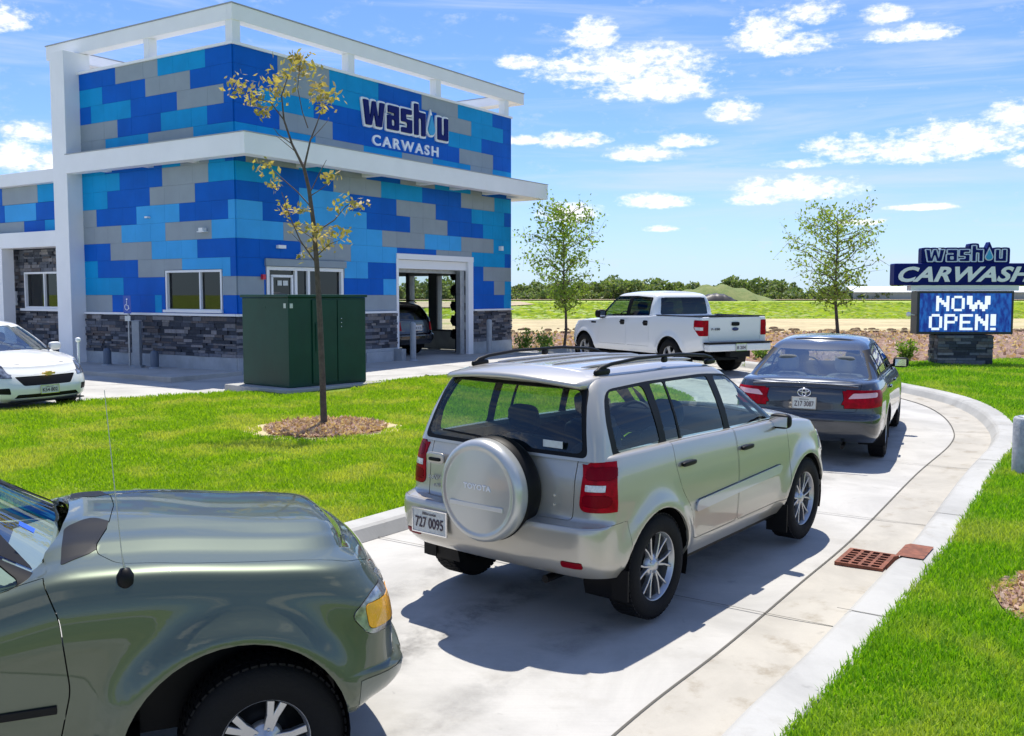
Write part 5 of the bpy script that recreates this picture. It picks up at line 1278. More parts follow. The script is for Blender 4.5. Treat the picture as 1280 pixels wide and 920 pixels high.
# ---------------------------------------------------------------- white pickup truck
M['glass_tint'] = glass_mat('mid_tint_glass', (.30, .38, .35))
def pickup():
    PB = paint('white_paint', (.76, .77, .78), .0, .35)
    S = dict(name='pickup_truck', label='white crew cab pickup truck turning towards the car wash entrance', cat='pickup', paint=PB, group='cars queueing in the lane', nC=100, nV=22, vx=[.22, .25],
        zb=T((-3.1, .62), (-2.4, .52), (-1, .44), (1, .44), (2.8, .42)), zt=T((-3.1, 1.345), (-1.25, 1.345), (-1.0, 1.32), (.8, 1.26), (1.2, 1.20), (2.2, 1.14), (2.6, 1.08), (2.78, .98)),
        xr=T((0, -3.02), (1, -3.03)), xf=T((0, 2.62), (.25, 2.78), (.6, 2.74), (1, 2.58)), hw=T((0, .93), (.15, .975), (.5, .99), (.8, .985), (1, .965)), taper=T((-3, .0), (1.4, 0), (2.2, .02), (2.8, .10)),
        crown=lambda x, e: (.06 if x > 1. else .0) * (1 - e ** 2.2), rr=.05, ry=.06, bowr=.01, rf=.35, fy=.4, shin=.03, shz=.02,
        R=.41, axles=(-1.84, 1.84), arch=.49, flare=.035, track=1.74, tw=.26, rim=.235, spokes=(5, 'five'), rear_x=-1.1,
        g_xr=T((0, -1.21), (.85, -1.13), (.95, -1.05), (1, -.9)), g_xf=T((0, 1.45), (.5, 1.05), (.88, .72), (.96, .60), (1, .4)), g_hw=T((0, .93), (.3, .90), (.8, .80), (.9, .765), (.96, .71), (1, .62)),
        g_zb=T((-2, 1.34), (-1, 1.33), (.8, 1.27), (1.4, 1.22)), roof=T((-1.3, 1.90), (-.4, 1.925), (.5, 1.905), (1.4, 1.82)), g_rr=.08, g_ry=.1, interior=(-1.1, 1.1, .85, .75, 1.27), steer=(.75, .4, 1.25))
    dlo = rounded([(-.98, 1.36), (-.98, 1.80), (-.3, 1.835), (.55, 1.82), (.85, 1.62), (1.22, 1.30)], .05)
    wins = [(rounded([(-.94, 1.375), (-.94, 1.785), (-.18, 1.81), (-.14, 1.35)], .04), M['glass_dark']), (rounded([(.0, 1.34), (-.02, 1.815), (.50, 1.80), (.80, 1.60), (1.06, 1.32)], .04), M['glass_tint'])]
    doors = [rounded([(1.15, .60), (1.18, 1.0), (1.12, 1.36), (-.05, 1.42), (-.05, .60)], .04), rounded([(-.065, .60), (-.065, 1.42), (-1.02, 1.42), (-1.02, .60)], .04)]
    P = side_parts(doors, dlo, wins)
    bed = [(-2.93, -.86), (-1.32, -.86), (-1.32, .86), (-2.93, .86)]
    P += [dict(name=None, view='top', f='top', poly=bed, id=-1),
          dict(name='tailgate', view='end', f='rear', poly=rounded([(-.775, .80), (.775, .80), (.775, 1.5), (-.775, 1.5)], .03), gap=.006, thick=.04),
          dict(name='front_bumper', view='side', f='any', poly=[(3, .3), (2.35, .3), (2.38, .70), (3, .70)], gap=.003, thick=.03, mat=M['chrome']),
          dict(name='hood', view='top', f='top', poly=rounded([(1.5, -.80), (2.6, -.72), (2.6, .72), (1.5, .80)], .06), gap=.004, thick=.02),
          dict(name='rear_window', view='end', f='rear', on='g', poly=rounded([(-.74, 1.38), (.74, 1.38), (.68, 1.80), (-.68, 1.80)], .06), mat=M['glass_dark'], thick=0),
          dict(name='windshield', view='end', f='front', on='g', poly=rounded([(-.80, 1.30), (.80, 1.30), (.68, 1.83), (-.68, 1.83)], .05), mat=M['glass'], thick=0)]
    for s, fk in ((1, 'left'), (-1, 'right')):
        pe = rounded([(.79, .93), (1.02, .93), (1.02, 1.29), (.79, 1.29)], .02); ps = rounded([(-3.2, .93), (-2.93, .93), (-2.74, 1.10), (-2.74, 1.29), (-3.2, 1.29)], .03)
        P += [lamp_cut('taillight', fk, pe if s > 0 else mir(pe), ps, M['red_lens'], key='tail' + fk)]
        ps2 = [(-3.2, 1.06), (-2.80, 1.06), (-2.77, 1.13), (-3.2, 1.13)]
        P += [dict(name='reversing_lens', view='side', f=fk, poly=ps2, mat=M['white_lens'], push=.008, thick=.004, over=('taillight',), parent='tail' + fk)]
        pe = rounded([(.6, .84), (.98, .84), (.98, 1.04), (.6, 1.04)], .03); ps = rounded([(2.4, .84), (3, .84), (3, 1.04), (2.42, 1.04)], .03)
        P += [lamp_cut('headlight', fk, pe if s > 0 else mir(pe), ps, M['white_lens'], 'front')]
    S['parts'] = P
    root, made, surf, _, _ = car(S)
    b = MB(); b.box(-2.94, -1.31, -.87, -.86, .82, 1.36); b.box(-2.94, -1.31, .86, .87, .82, 1.36); b.box(-1.32, -1.30, -.86, .86, .82, 1.36); b.box(-2.95, -2.93, -.86, .86, .82, 1.36); b.box(-2.93, -1.32, -.86, .86, .78, .80)
    b.build('load_bed', mat('bed_liner', (.03, .03, .03), .8), root)
    b = MB(); b.box(-2.99, -1.28, -.965, -.86, 1.366, 1.385); b.box(-2.99, -1.28, .86, .965, 1.366, 1.385); b.box(-3.04, -2.96, -.76, .76, 1.366, 1.392); b.build('bed_rail_cap', M['black'], root, bevel=.006)
    for s, fk in ((1, 'left'), (-1, 'right')):
        for k, x in ((0, .10), (1, -.88)):
            h = handle(made['door%d%s' % (k, fk)], root, x, 1.17, s, surf, M['black'], .20)
            y = abs(surf(x, 1.17, s)); q = MB(); rbox(q, x, s * y, 1.17, .19, .02, .13, None, .4); q.build('handle_cup', M['black'], h)
        mirror(root, 1.0, s * .93, 1.36, s, M['black'], 1.45)
        q = MB(); y = abs(surf(1.5, 1.12, s)); rbox(q, 1.42, s * (y + .004), 1.13, .22, .02, .045, None, .4); q.build('fender_badge', M['black'], root)
    # bumper with black step pad, plate, hitch
    b = MB(); b.box(-3.24, -3.04, -.93, .93, .58, .75); bo = b.build('rear_bumper', PB, root, bevel=.03)
    b = MB(); b.box(-3.25, -3.04, -.95, .95, .752, .79); b.build('step_pad', M['black'], bo, bevel=.01)
    b = MB(); b.box(-3.22, -3.06, -.30, .30, .44, .575); b.tube([(-3.2, 0, .44), (-2.4, 0, .44)], .05, 8); b.build('hitch', M['black'], root)
    plate(root, -3.252, 0, .67, 'B 204', None)
    q = MB(); rbox(q, -3.045, .0, 1.20, .02, .24, .09, None, .45); q.build('handle', M['black'], made['tailgate']); q = MB(); rbox(q, -3.045, 0, 1.08, .02, .19, .08, None, .9); q.build('emblem', mat('navy_oval', (.02, .03, .12), .3), made['tailgate'])
    fit_text('F-150', Matrix.Translation((-3.052, .72, 1.06)) @ REARX, .25, .05, .004, .02).build('model_badge', M['black'], made['tailgate'])
    b = MB(); b.tube([(-2.7, -.60, .5), (-2.5, -.3, .48), (-1.0, -.3, .48)], .035, 8); b.box(-2.6, 2.3, -.45, -.35, .42, .55); b.box(-2.6, 2.3, .35, .45, .42, .55); b.tube([(-1.84, -.8, .41), (-1.84, .8, .41)], .05, 8); rbox(b, -1.84, 0, .41, .3, .35, .28); b.build('chassis', M['black'], root)
    for x, y in ((-.75, .42), (-.75, -.42), (.15, .42), (.15, -.42)): seat(root, x, y, .85, M['seat_cloth'], .55, .60)
    place(root, 3.72, 25.55, 118.9, 1.0, .0)
pickup()
# ---------------------------------------------------------------- white saloon at the left edge
def cruze():
    PB = paint('warm_white_paint', (.78, .77, .74), .0, .35)
    S = dict(name='white_saloon', label='white saloon car facing the lawn, cut off by the left edge of the view', cat='car', paint=PB, nC=84, nV=26, vx=[.5],
        zb=T((-2.3, .30), (-1, .22), (1, .20), (2.3, .22)), zt=T((-2.25, .98), (-1.2, .97), (0, .95), (.9, .93), (1.5, .885), (2.0, .80), (2.3, .73)),
        xr=T((0, -2.2), (.3, -2.28), (1, -2.15)), xf=T((0, 2.18), (.12, 2.28), (.4, 2.30), (.75, 2.24), (1, 2.10)), hw=T((0, .80), (.15, .87), (.45, .895), (.7, .885), (.9, .86), (1, .83)),
        taper=T((-2.3, .09), (-1.3, 0), (1, 0), (1.6, .03), (2.3, .12)), crown=lambda x, e: ((.075 * (1 - e ** 2.2) + .012 * float(sstep(np.array(.66 - e), 0, .1))) if x > .8 else .03), rr=.24, ry=.26, rf=.34, fy=.38, bowf=.16, shin=.07, shz=.03,
        R=.325, axles=(-1.34, 1.34), arch=.37, flare=.015, track=1.56, tw=.21, rim=.2, spokes=(5, 'five'), rear_x=-1.2,
        g_xr=T((0, -1.85), (.6, -1.3), (.95, -.9), (1, -.7)), g_xf=T((0, 1.28), (.5, .82), (.85, .42), (.95, .30), (1, .1)), g_hw=T((0, .79), (.3, .745), (.8, .62), (.9, .585), (.96, .54), (1, .46)),
        g_zb=T((-2, .99), (-.5, .96), (1, .94), (1.3, .92)), roof=T((-2, 1.36), (-1, 1.44), (-.2, 1.475), (.4, 1.44), (1.3, 1.34)), g_bowf=.16, interior=(-1.7, .9, .70, .45, .93), steer=(.5, .36, .92))
    dlo = rounded([(-1.62, 1.02), (-1.1, 1.33, .1), (-.5, 1.395), (.15, 1.38), (.55, 1.23), (1.06, .985)], .03)
    wins = [(rounded([(-1.5, 1.04), (-1.06, 1.31), (-.5, 1.37), (-.22, 1.375), (-.2, 1.02)], .03), M['glass_dark2']), (rounded([(-.10, 1.02), (-.12, 1.375), (.14, 1.36), (.5, 1.21), (.92, 1.0)], .03), M['glass_dark2'])]
    doors = [rounded([(1.0, .32), (1.05, .6), (.98, .98), (-.14, 1.02), (-.13, .32)], .04), rounded([(-.145, .32), (-.155, 1.02), (-1.3, 1.03), (-1.22, .88), (-.98, .62), (-.92, .32)], .05)]
    P = side_parts(doors, dlo, wins)
    P += [dict(name='hood', view='top', f='top', poly=rounded([(1.34, -.72), (2.12, -.60), (2.2, -.3), (2.2, .3), (2.12, .60), (1.34, .72)], .06), gap=.004, thick=.02),
          dict(name='upper_grille', view='end', f='front', poly=rounded([(-.50, .715), (.50, .715), (.52, .75), (-.52, .75)], .012), mat=M['black'], push=-.006, thick=.02),
          dict(name='lower_grille', view='end', f='front', poly=rounded([(-.40, .49), (.40, .49), (.52, .645), (-.52, .645)], .03), mat=M['black'], push=-.006, thick=.02),
          dict(name='bumper_intake', view='end', f='front', poly=rounded([(-.56, .285), (.56, .285), (.50, .35), (-.50, .35)], .02), mat=M['black'], push=-.006, thick=.02),
          dict(name='windshield', view='end', f='front', on='g', poly=rounded([(-.70, .97), (.70, .97), (.55, 1.42), (-.55, 1.42)], .05), mat=M['glass_sky'], thick=0)]
    for s, fk in ((1, 'left'), (-1, 'right')):
        pe = rounded([(.55, .62), (.95, .63), (.95, .80), (.6, .77)], .03); ps = rounded([(1.72, .74), (2.5, .62), (2.5, .80), (1.74, .85)], .03)
        P += [lamp_cut('headlight', fk, pe if s > 0 else mir(pe), ps, M['lamp_clear'], 'front')]
        pe = rounded([(.60, .36), (.78, .37), (.78, .46), (.62, .47)], .02)
        P += [dict(name='fog_light', view='end', f='front', poly=pe if s > 0 else mir(pe), mat=M['black'], push=-.004, thick=.02, key='fog' + fk)]
    S['parts'] = P
    root, made, surf, _, _ = car(S)
    for s, fk in ((1, 'left'), (-1, 'right')):
        handle(made['door0' + fk], root, .02, .86, s, surf, PB); mirror(root, .80, s * .82, 1.03, s, PB, 1.0)
    E_ = Matrix.Translation((2.25, 0, .68)) @ FRONTX
    b = MB(); b.prism([(-.10, -.012), (-.092, .018), (-.035, .018), (-.032, .036), (.04, .036), (.036, .018), (.10, .018), (.092, -.016), (.035, -.016), (.032, -.034), (-.04, -.034), (-.036, -.012)], .0, .075, E_); b.build('emblem', mat('gold_emblem', (.75, .50, .12), .3, metal=.6), root)
    plate(root, 2.315, 0, .415, 'K54 802', 'Illinois', FRONTX, w=.305, h=.13)
    b = MB(); rbox(b, 2.2, 0, .225, .2, 1.3, .03, None, .4); b.build('air_dam', M['black'], root)
    for x, y in ((-1.2, .36), (-1.2, -.36), (-.1, .38), (-.1, -.38)): seat(root, x, y, .52, M['seat_grey'], .52, .52)
    b = MB(); rbox(b, .95, 0, .96, .5, 1.3, .08, None, .4); b.build('dashboard', mat('grey_dash', (.35, .37, .38), .8), root)
    b = MB(); b.tube([(1.22, -.5, .99), (1.17, .1, 1.03)], .008, 6); b.tube([(1.24, .1, .99), (1.19, .62, 1.02)], .008, 6); b.build('wiper', M['black'], root)
    place(root, -9.66, 17.98, -37, 1.0, .0)
cruze()
# ---------------------------------------------------------------- dark SUV inside the wash tunnel
def tunnel_suv():
    PB = paint('black_blue_paint', (.002, .0025, .006), .0, .2)
    S = dict(name='dark_suv', label='black suv with roof rails driving into the wash tunnel', cat='suv', paint=PB, group='cars queueing in the lane', nC=60, nV=18, vx=[.40, .44],
        zb=T((-2.3, .36), (-1, .32), (1, .32), (2.3, .36)), zt=T((-2.3, 1.08), (0, 1.06), (.9, 1.03), (1.6, .97), (2.2, .85)), xr=T((0, -2.18), (.2, -2.28), (.40, -2.28), (.45, -2.22), (1, -2.16)), xf=T((0, 2.2), (.5, 2.3), (1, 2.1)),
        hw=T((0, .86), (.3, .92), (.7, .92), (1, .87)), taper=T((-2.2, .03), (0, 0), (2.2, .08)), crown=lambda x, e: .06 * (1 - e * e), rr=.16, ry=.18, shin=.05, R=.37, axles=(-1.35, 1.4), arch=.43, track=1.6, tw=.24, rim=.23, spokes=(5, 'five'), rear_x=-1.3,
        g_xr=T((0, -2.15), (.5, -2.02), (.86, -1.86), (1, -1.6)), g_xf=T((0, 1.2), (.9, .4), (1, .1)), g_hw=T((0, .83), (.8, .69), (.9, .66), (1, .52)), g_zb=T((-2, 1.10), (1, 1.05)), roof=T((-2, 1.58), (-.5, 1.65), (.5, 1.62), (1.2, 1.55)), interior=(-1.9, .9, .75, .6, 1.05), steer=(.5, .36, 1.0))
    P = side_parts([rounded([(.9, .42), (.9, 1.1), (-.05, 1.12), (-.05, .42)], .05)], rounded([(-1.9, 1.12), (-1.78, 1.5), (.3, 1.57), (.95, 1.09)], .05), [(rounded([(-1.8, 1.14), (-1.72, 1.47), (.25, 1.55), (.8, 1.11)], .05), M['glass_dark'])])
    P += [dict(name='rear_bumper', view='side', f='any', poly=[(-2.6, .3), (-1.85, .3), (-1.85, .66), (-2.6, .66)], gap=.004, thick=.03),
          dict(name='rear_window', view='end', f='rear', on='g', poly=rounded([(-.70, 1.12), (.70, 1.12), (.60, 1.50), (-.60, 1.50)], .06), mat=M['glass_dark'], thick=0)]
    for s, fk in ((1, 'left'), (-1, 'right')):
        pe = rounded([(.66, .78), (.96, .78), (.96, 1.04), (.70, 1.04)], .03); ps = rounded([(-2.4, .78), (-2.0, .80), (-2.0, 1.02), (-2.4, 1.04)], .03)
        P += [lamp_cut('taillight', fk, pe if s > 0 else mir(pe), ps, M['red_lens'])]
    S['parts'] = P
    root, made, surf, _, _ = car(S)
    for s in (-1, 1):
        b = MB(); b.tube([(-1.7, s * .60, 1.60), (-1.6, s * .60, 1.67), (.2, s * .60, 1.69), (.35, s * .6, 1.62)], .018, 6); b.build('roof_rail', M['black'], root)
    plate(root, -2.27, 0, .86, 'R 71 55', None)
    p = BM @ Vector((7.45, 2.85, 0)); root.matrix_world = Matrix.Translation((p.x, p.y, .0)) @ Matrix.Rotation(BA + R(90), 4, 'Z')
tunnel_suv()
# ================================================================ street furniture and small things
M['box_green'] = mat('utility_green_paint', (.004, .055, .036), .38, spec=.3, var=.2, vscale=2)
B0 = Vector((-4.26, 18.80)); ba = R(50)
ub = empty('utility_box', (B0.x, B0.y, G(18.8) + .10), ba, 'large dark green metal utility box on a concrete pad behind the sapling', 'utility box')
# local x along the front (towards the right), y along the left side
b = MB(); b.box(0, 1.94, 0, 1.50, .07, 1.80); b.build('housing', M['box_green'], ub, bevel=.012)
b = MB(); b.box(-.03, 1.97, -.03, 1.53, 1.803, 1.86); b.build('lid', M['box_green'], ub, bevel=.012)
b = MB(); b.box(.55, 1.16, -.028, -.002, .12, 1.76); b.build('door', M['box_green'], ub, bevel=.006)
b = MB(); b.box(1.18, 1.90, -.028, -.002, .12, 1.76); d_ = b.build('door', M['box_green'], ub, bevel=.006)
b = MB(); b.box(.62, .82, -.05, -.029, .75, 1.30); b.build('lock_plate', M['box_green'], ub, bevel=.004)
for z in (1.22, 1.30, 1.38):
    b = MB(); b.lathe([(0, .012), (.012, .010), (.012, 0)], 8, Matrix.Translation((1.27, -.029, z)) @ Matrix.Rotation(R(90), 4, 'X')); b.build('bolt', M['chrome'], d_)
b = MB(); b.box(-.004, -.001, .08, .15, 1.60, 1.69); b.build('warning_label', M['plate'], ub)
b = MB(); b.box(.03, .10, -.004, -.001, 1.60, 1.69); b.build('warning_label', M['plate'], ub)
b = MB(); b.box(-.006, 0, .72, 1.0, 1.60, 1.63); b.build('lift_handle', M['box_green'], ub)
b = MB(); b.box(-.28, 2.2, -.28, 1.75, -.25, .065); b.build('concrete_pad', M['kerb'], ub, bevel=.012)
def on_bldg(X_, off, Y_=None):
    """point in front of the entrance wall (X_) or of the left wall (Y_)"""
    p = BM @ (Vector((X_, -off, 0)) if Y_ is None else Vector((-off, Y_, 0))); return p
M['post_grey'] = mat('post_grey_paint', (.34, .37, .40), .5, var=.15, vscale=6)
proto = None
for X_, lab in ((5.85, 'grey steel bollard at the left side of the wash tunnel opening'), (9.62, 'grey steel bollard in front of the stone wall right of the wash tunnel')):
    p = on_bldg(X_, .5)
    if proto is None:
        bo = empty('bollard', label=lab, cat='bollard', group='bollards by the wash tunnel'); q = MB(); q.lathe([(.085, -.1), (.085, 1.02), (.075, 1.06), (.04, 1.085), (0, 1.09)], 20); q.build('post', M['post_grey'], bo)
        q = MB(); q.lathe([(.13, -.1), (.13, .02), (.09, .035)], 20); q.build('footing', M['concrete_wall'], bo); proto = bo
    else: bo = copy_tree(proto); bo['label'] = lab
    bo.location = (p.x, p.y, G(p.y))
SWZ = .06
p = on_bldg(0, .55, 3.05); t = empty('tall_post', (p.x, p.y, SWZ), 0, 'tall square grey post by the parking sign on the sidewalk', 'post'); q = MB(); q.box(-.09, .09, -.09, .09, -.05, 1.13); q.box(-.10, .10, -.10, .10, 1.13, 1.16); q.build('post', M['post_grey'], t, bevel=.01); q = MB(); q.box(-.14, .14, -.14, .14, -.05, .05); q.build('base_plate', M['post_grey'], t, bevel=.006)
pr2 = None
for Y_, lab in ((4.35, 'short dark bollard left of the parking sign'), (2.45, 'short dark bollard right of the tall grey post')):
    p = on_bldg(0, .5, Y_)
    if pr2 is None:
        pr2 = bo = empty('short_bollard', label=lab, cat='bollard', group='short bollards on the sidewalk'); q = MB(); q.lathe([(.10, -.05), (.10, .36), (.07, .42), (0, .44)], 18); q.build('post', mat('slate_paint', (.10, .13, .18), .5), bo); q = MB(); q.lathe([(.14, -.05), (.14, .02), (.10, .03)], 18); q.build('base_plate', M['post_grey'], bo)
    else: bo = copy_tree(pr2); bo['label'] = lab
    bo.location = (p.x, p.y, SWZ)
p = on_bldg(0, .5, 3.42); hs = empty('parking_sign', (p.x, p.y, SWZ), BA - R(90), 'blue accessible parking sign on a thin post by the stone wall', 'sign')
q = MB(); q.tube([(0, 0, -.05), (0, 0, 1.74)], .028, 8); q.build('post', M['steel'], hs)
q = MB(); q.box(-.15, .15, -.036, -.030, 1.33, 1.77); pn = q.build('sign_panel', mat('accessible_blue', (.01, .07, .42), .4), hs, bevel=.001)
q = MB(); q.lathe([(0, .002), (.028, .002), (.028, 0)], 12, Matrix.Translation((-.01, -.037, 1.68)) @ Matrix.Rotation(R(90), 4, 'X'))
q.tube([(-.01, -.040, 1.64), (-.005, -.040, 1.53), (.06, -.040, 1.52), (.085, -.040, 1.44)], .011, 6); q.tube([(-.01 + .075 * math.cos(a), -.0395, 1.49 + .075 * math.sin(a)) for a in [R(120 + 230 * k / 16) for k in range(17)]], .010, 6); q.build('wheelchair_symbol', M['sign_white'], pn)
q = MB(); q.box(-.11, .11, -.036, -.030, 1.14, 1.27); q.build('lower_panel', M['plate'], hs)
# thin delineator pole at the lawn's edge, concrete cylinder on the right lawn
t = empty('marker_pole', (-7.74, 17.55, G(17.55)), 0, 'thin white pole with a round cap between the white saloon and the lawn', 'pole'); q = MB(); q.tube([(0, 0, 0), (0, 0, 1.14)], .022, 8); q.build('pole', M['trim_white'], t); q = MB(); rbox(q, 0, 0, 1.18, .09, .09, .09, None, .9); q.build('cap', M['trim_white'], t)
t = empty('concrete_post', (5.80, 10.95, G(10.95) + .12), 0, 'stout round concrete post on the grass at the right edge', 'post'); q = MB(); q.lathe([(.17, -.1), (.17, .62), (.155, .64), (0, .645)], 36); q.build('post', mat('cast_concrete', (.40, .42, .45), .8, bump=.3, bscale=30, var=.3, vscale=8), t); q = MB(); q.lathe([(0, .655), (.12, .652), (.125, .644)], 30); q.build('cap', M['steel'], t)
# storm drain in the gutter
gd = Vector((2.92, 7.99)); tdir = Vector((.56, .83)).normalized(); gang = math.atan2(tdir.y, tdir.x)
dg = empty('drain_grate', (gd.x - .0, gd.y, G(gd.y) + .006), gang, 'rusty iron storm drain grate set in the gutter', 'drain')
M['rust'] = mat('rusty_iron', (.26, .085, .045), .8, var=.5, vscale=12, bump=.4, bscale=60)
M['pit_shade'] = mat('pit_shade_paint', (.012, .008, .007), .95)
q = MB(); q.box(-.40, .40, -.20, .20, .002, .006); q.build('pit_shade', M['pit_shade'], dg)  # flat near-black sheet, painted shade of the hollow below the grate
q = MB(); q.box(-.42, .42, -.215, -.175, -.01, .03); q.box(-.42, .42, .175, .215, -.01, .03); q.box(-.42, -.38, -.174, .174, -.01, .03); q.box(.38, .42, -.174, .174, -.01, .03)
for k in range(1, 6): q.box(-.38 + .76 * k / 6 - .020, -.38 + .76 * k / 6 + .020, -.174, .174, .007, .028)
for k in range(1, 4): q.box(-.379, .379, -.175 + .35 * k / 4 - .014, -.175 + .35 * k / 4 + .014, .007, .0275)
q.build('grate', M['rust'], dg)
q = MB()
for k in range(10):
    x0 = -.36 + .72 * k / 10
    q.add([(x0, -.235, .025), (x0 + .072, -.235, .025), (x0 + .072, -.30, .135), (x0, -.30, .135), (x0, -.345, .150), (x0 + .072, -.345, .150), (x0, -.55, .150), (x0 + .072, -.55, .150)], [(0, 3, 2, 1), (3, 4, 5, 2), (4, 6, 7, 5)])
q.add([(-.36, -.235, .025), (-.36, -.30, .135), (-.36, -.345, .150), (-.36, -.345, 0), (-.36, -.235, 0)], [(0, 1, 2, 3, 4)])
q.build('kerb_plate', M['rust'], dg, weld=True)
dg.scale = (.56, .88, 1); dg.rotation_euler = (.012, -.026, gang)

# ================================================================ plants
def leafmat(name, c1, c2, c3=None):
    m = bpy.data.materials.new(name); m.use_nodes = True; t = m.node_tree; b = t.nodes['Principled BSDF']
    g = N(t, 'ShaderNodeNewGeometry'); cc = MIX(t, g.outputs['Random Per Island'], c1, c2)
    if c3:
        c = N(t, 'ShaderNodeTexCoord'); f = noise(.9, 3, .6, 0, c.outputs['Object'], t); cc = MIX(t, RAMP(t, f, .45, .65), cc, c3)
    t.links.new(cc, b.inputs['Base Color']); b.inputs['Roughness'].default_value = .55; b.inputs['Specular IOR Level'].default_value = .3
    tr = N(t, 'ShaderNodeBsdfTranslucent'); t.links.new(MIX(t, 1., cc, (1.5, 1.6, .6), 'MULTIPLY'), tr.inputs[0])
    mx = N(t, 'ShaderNodeMixShader'); mx.inputs[0].default_value = .35
    o = t.nodes['Material Output']; t.links.new(b.outputs[0], mx.inputs[1]); t.links.new(tr.outputs[0], mx.inputs[2]); t.links.new(mx.outputs[0], o.inputs[0])
    return m
M['bark'] = mat('bark', (.13, .10, .08), .9, bump=.5, bscale=30, var=.4, vscale=12)
M['leaf'] = leafmat('maple_leaf', (.14, .24, .03), (.30, .40, .07)); M['leaf2'] = leafmat('fresh_leaf', (.16, .26, .04), (.34, .42, .09))
M['leaf_pale'] = leafmat('pale_new_leaf', (.27, .25, .06), (.52, .37, .20)); M['wood_leaf'] = leafmat('woodland_leaf', (.08, .14, .05), (.18, .25, .08), (.26, .28, .15)); M['shrub_leaf'] = leafmat('shrub_leaf', (.12, .22, .03), (.22, .32, .06))
M['blade'] = leafmat('grass_blade', (.20, .35, .008), (.38, .53, .02), (.50, .52, .09))
M['blade_r'] = leafmat('lush_grass_blade', (.11, .29, .006), (.30, .50, .02), (.40, .48, .07))
def mesh_np(name, V, quads=None, tris=None, mats=None, parent=None, mi=None, smooth=False):
    me = bpy.data.meshes.new(name); V = np.asarray(V, np.float32); F = quads if quads is not None else tris; k = F.shape[1]
    me.vertices.add(len(V)); me.vertices.foreach_set('co', V.ravel()); me.loops.add(F.size); me.loops.foreach_set('vertex_index', F.astype(np.int32).ravel())
    me.polygons.add(len(F)); me.polygons.foreach_set('loop_start', (np.arange(len(F)) * k).astype(np.int32))
    for m in (mats if isinstance(mats, (list, tuple)) else [mats]): me.materials.append(m)
    if mi is not None: me.polygons.foreach_set('material_index', mi)
    me.update(calc_edges=True); me.validate()
    o = bpy.data.objects.new(name, me); col.objects.link(o)
    if parent: o.parent = parent
    return o
def leaves(C, size, name, m, parent, elong=1.5, rg=rng):
    """one rhombic leaf per centre"""
    n = len(C); a = rg.normal(size=(n, 3)); a /= np.linalg.norm(a, axis=1)[:, None]; b = np.cross(a, rg.normal(size=(n, 3))); b /= np.linalg.norm(b, axis=1)[:, None]
    s = size * rg.uniform(.6, 1.25, (n, 1)); c = np.cross(a, b)
    V = np.stack([C - a * s * elong * .5, C + b * s * .42 + c * s * .08, C + a * s * elong * .5, C - b * s * .42 + c * s * .08], 1).reshape(-1, 3)
    return mesh_np(name, V, quads=np.arange(4 * n).reshape(n, 4), mats=m, parent=parent)
def branch_tree(name, loc, H, label, crown, nbr, seed, lsize, lper, m, tr=.05, zc=.28, cat='tree', grp=None, openness=1.):
    rg = np.random.default_rng(seed); root = empty(name, loc, 0, label, cat, grp)
    tk = MB(); k = 9; lean = rg.normal(0, .02, (k, 2)).cumsum(0) * H * .25
    tp = [(lean[i, 0] if i else 0, lean[i, 1] if i else 0, H * .97 * i / (k - 1)) for i in range(k)]
    tk.tube(tp, [tr * (1 - .88 * i / (k - 1)) for i in range(k)], 8)
    bs = MB(); C = []
    def at(h): f = h / (H * .97) * (k - 1); i = min(int(f), k - 2); return Vector(tp[i]).lerp(Vector(tp[i + 1]), f - i)
    for i in range(nbr):
        h = H * (zc + (.93 - zc) * (i + rg.uniform(0, 1)) / nbr); az = i * 2.4 + rg.normal(0, .4); rad = crown(h / H) * rg.uniform(.75, 1.12)
        p0 = at(h); d = Vector((math.cos(az), math.sin(az), 0)); up = rg.uniform(.35, .8)
        pts = [p0]; n = 5
        for s in range(1, n + 1):
            f = s / n; q = p0 + d * rad * f + Vector((0, 0, rad * up * f * (1 - .25 * f))) + Vector(tuple(rg.normal(0, .035 * rad, 3))); pts.append(q)
        r0 = tr * .42 * (1 - .6 * h / H); bs.tube(pts, [r0 * (1 - .85 * s / n) + .003 for s in range(n + 1)], 5)
        for s in range(1, n + 1):
            for t_ in range(rg.integers(1, 4)):
                e = pts[s] + Vector(tuple(rg.normal(0, .16 * rad + .08, 3)))
                if s > 1: bs.tube([pts[s], e], [r0 * .25 + .002, .0015], 4, cap=False)
                q = int(lper * rg.uniform(.3, 1.5) * openness); seg = rg.uniform(0, 1, (q, 1)); base_ = np.array(pts[s]) * (1 - seg) + np.array(e) * seg
                C.append(base_ + rg.normal(0, .075 + .05 * rad, (q, 3)))
    tk.build('trunk', M['bark'], root); bs.build('branches', M['bark'], root)
    leaves(np.vstack(C), lsize, 'crown', m, root, rg=rg); return root
branch_tree('young_tree', (1.76, 33.2, .06), 4.9, 'young green tree right beside the building, in the mulch bed', lambda u: 1.28 * max(.12, math.sin(PI * min(1, max(0, (u - .12) / .93))) ** .75), 44, 3, .09, 8, M['leaf'], .052, .24)
branch_tree('young_tree', (14.6, 44.1, .06), 5.6, 'young open-crowned tree behind the dark saloon car, left of the pylon sign', lambda u: 2.05 * max(.10, math.sin(PI * min(1, max(0, (u - .10) / 1.0))) ** .9), 44, 8, .11, 10, M['leaf2'], .085, .22, openness=.85)
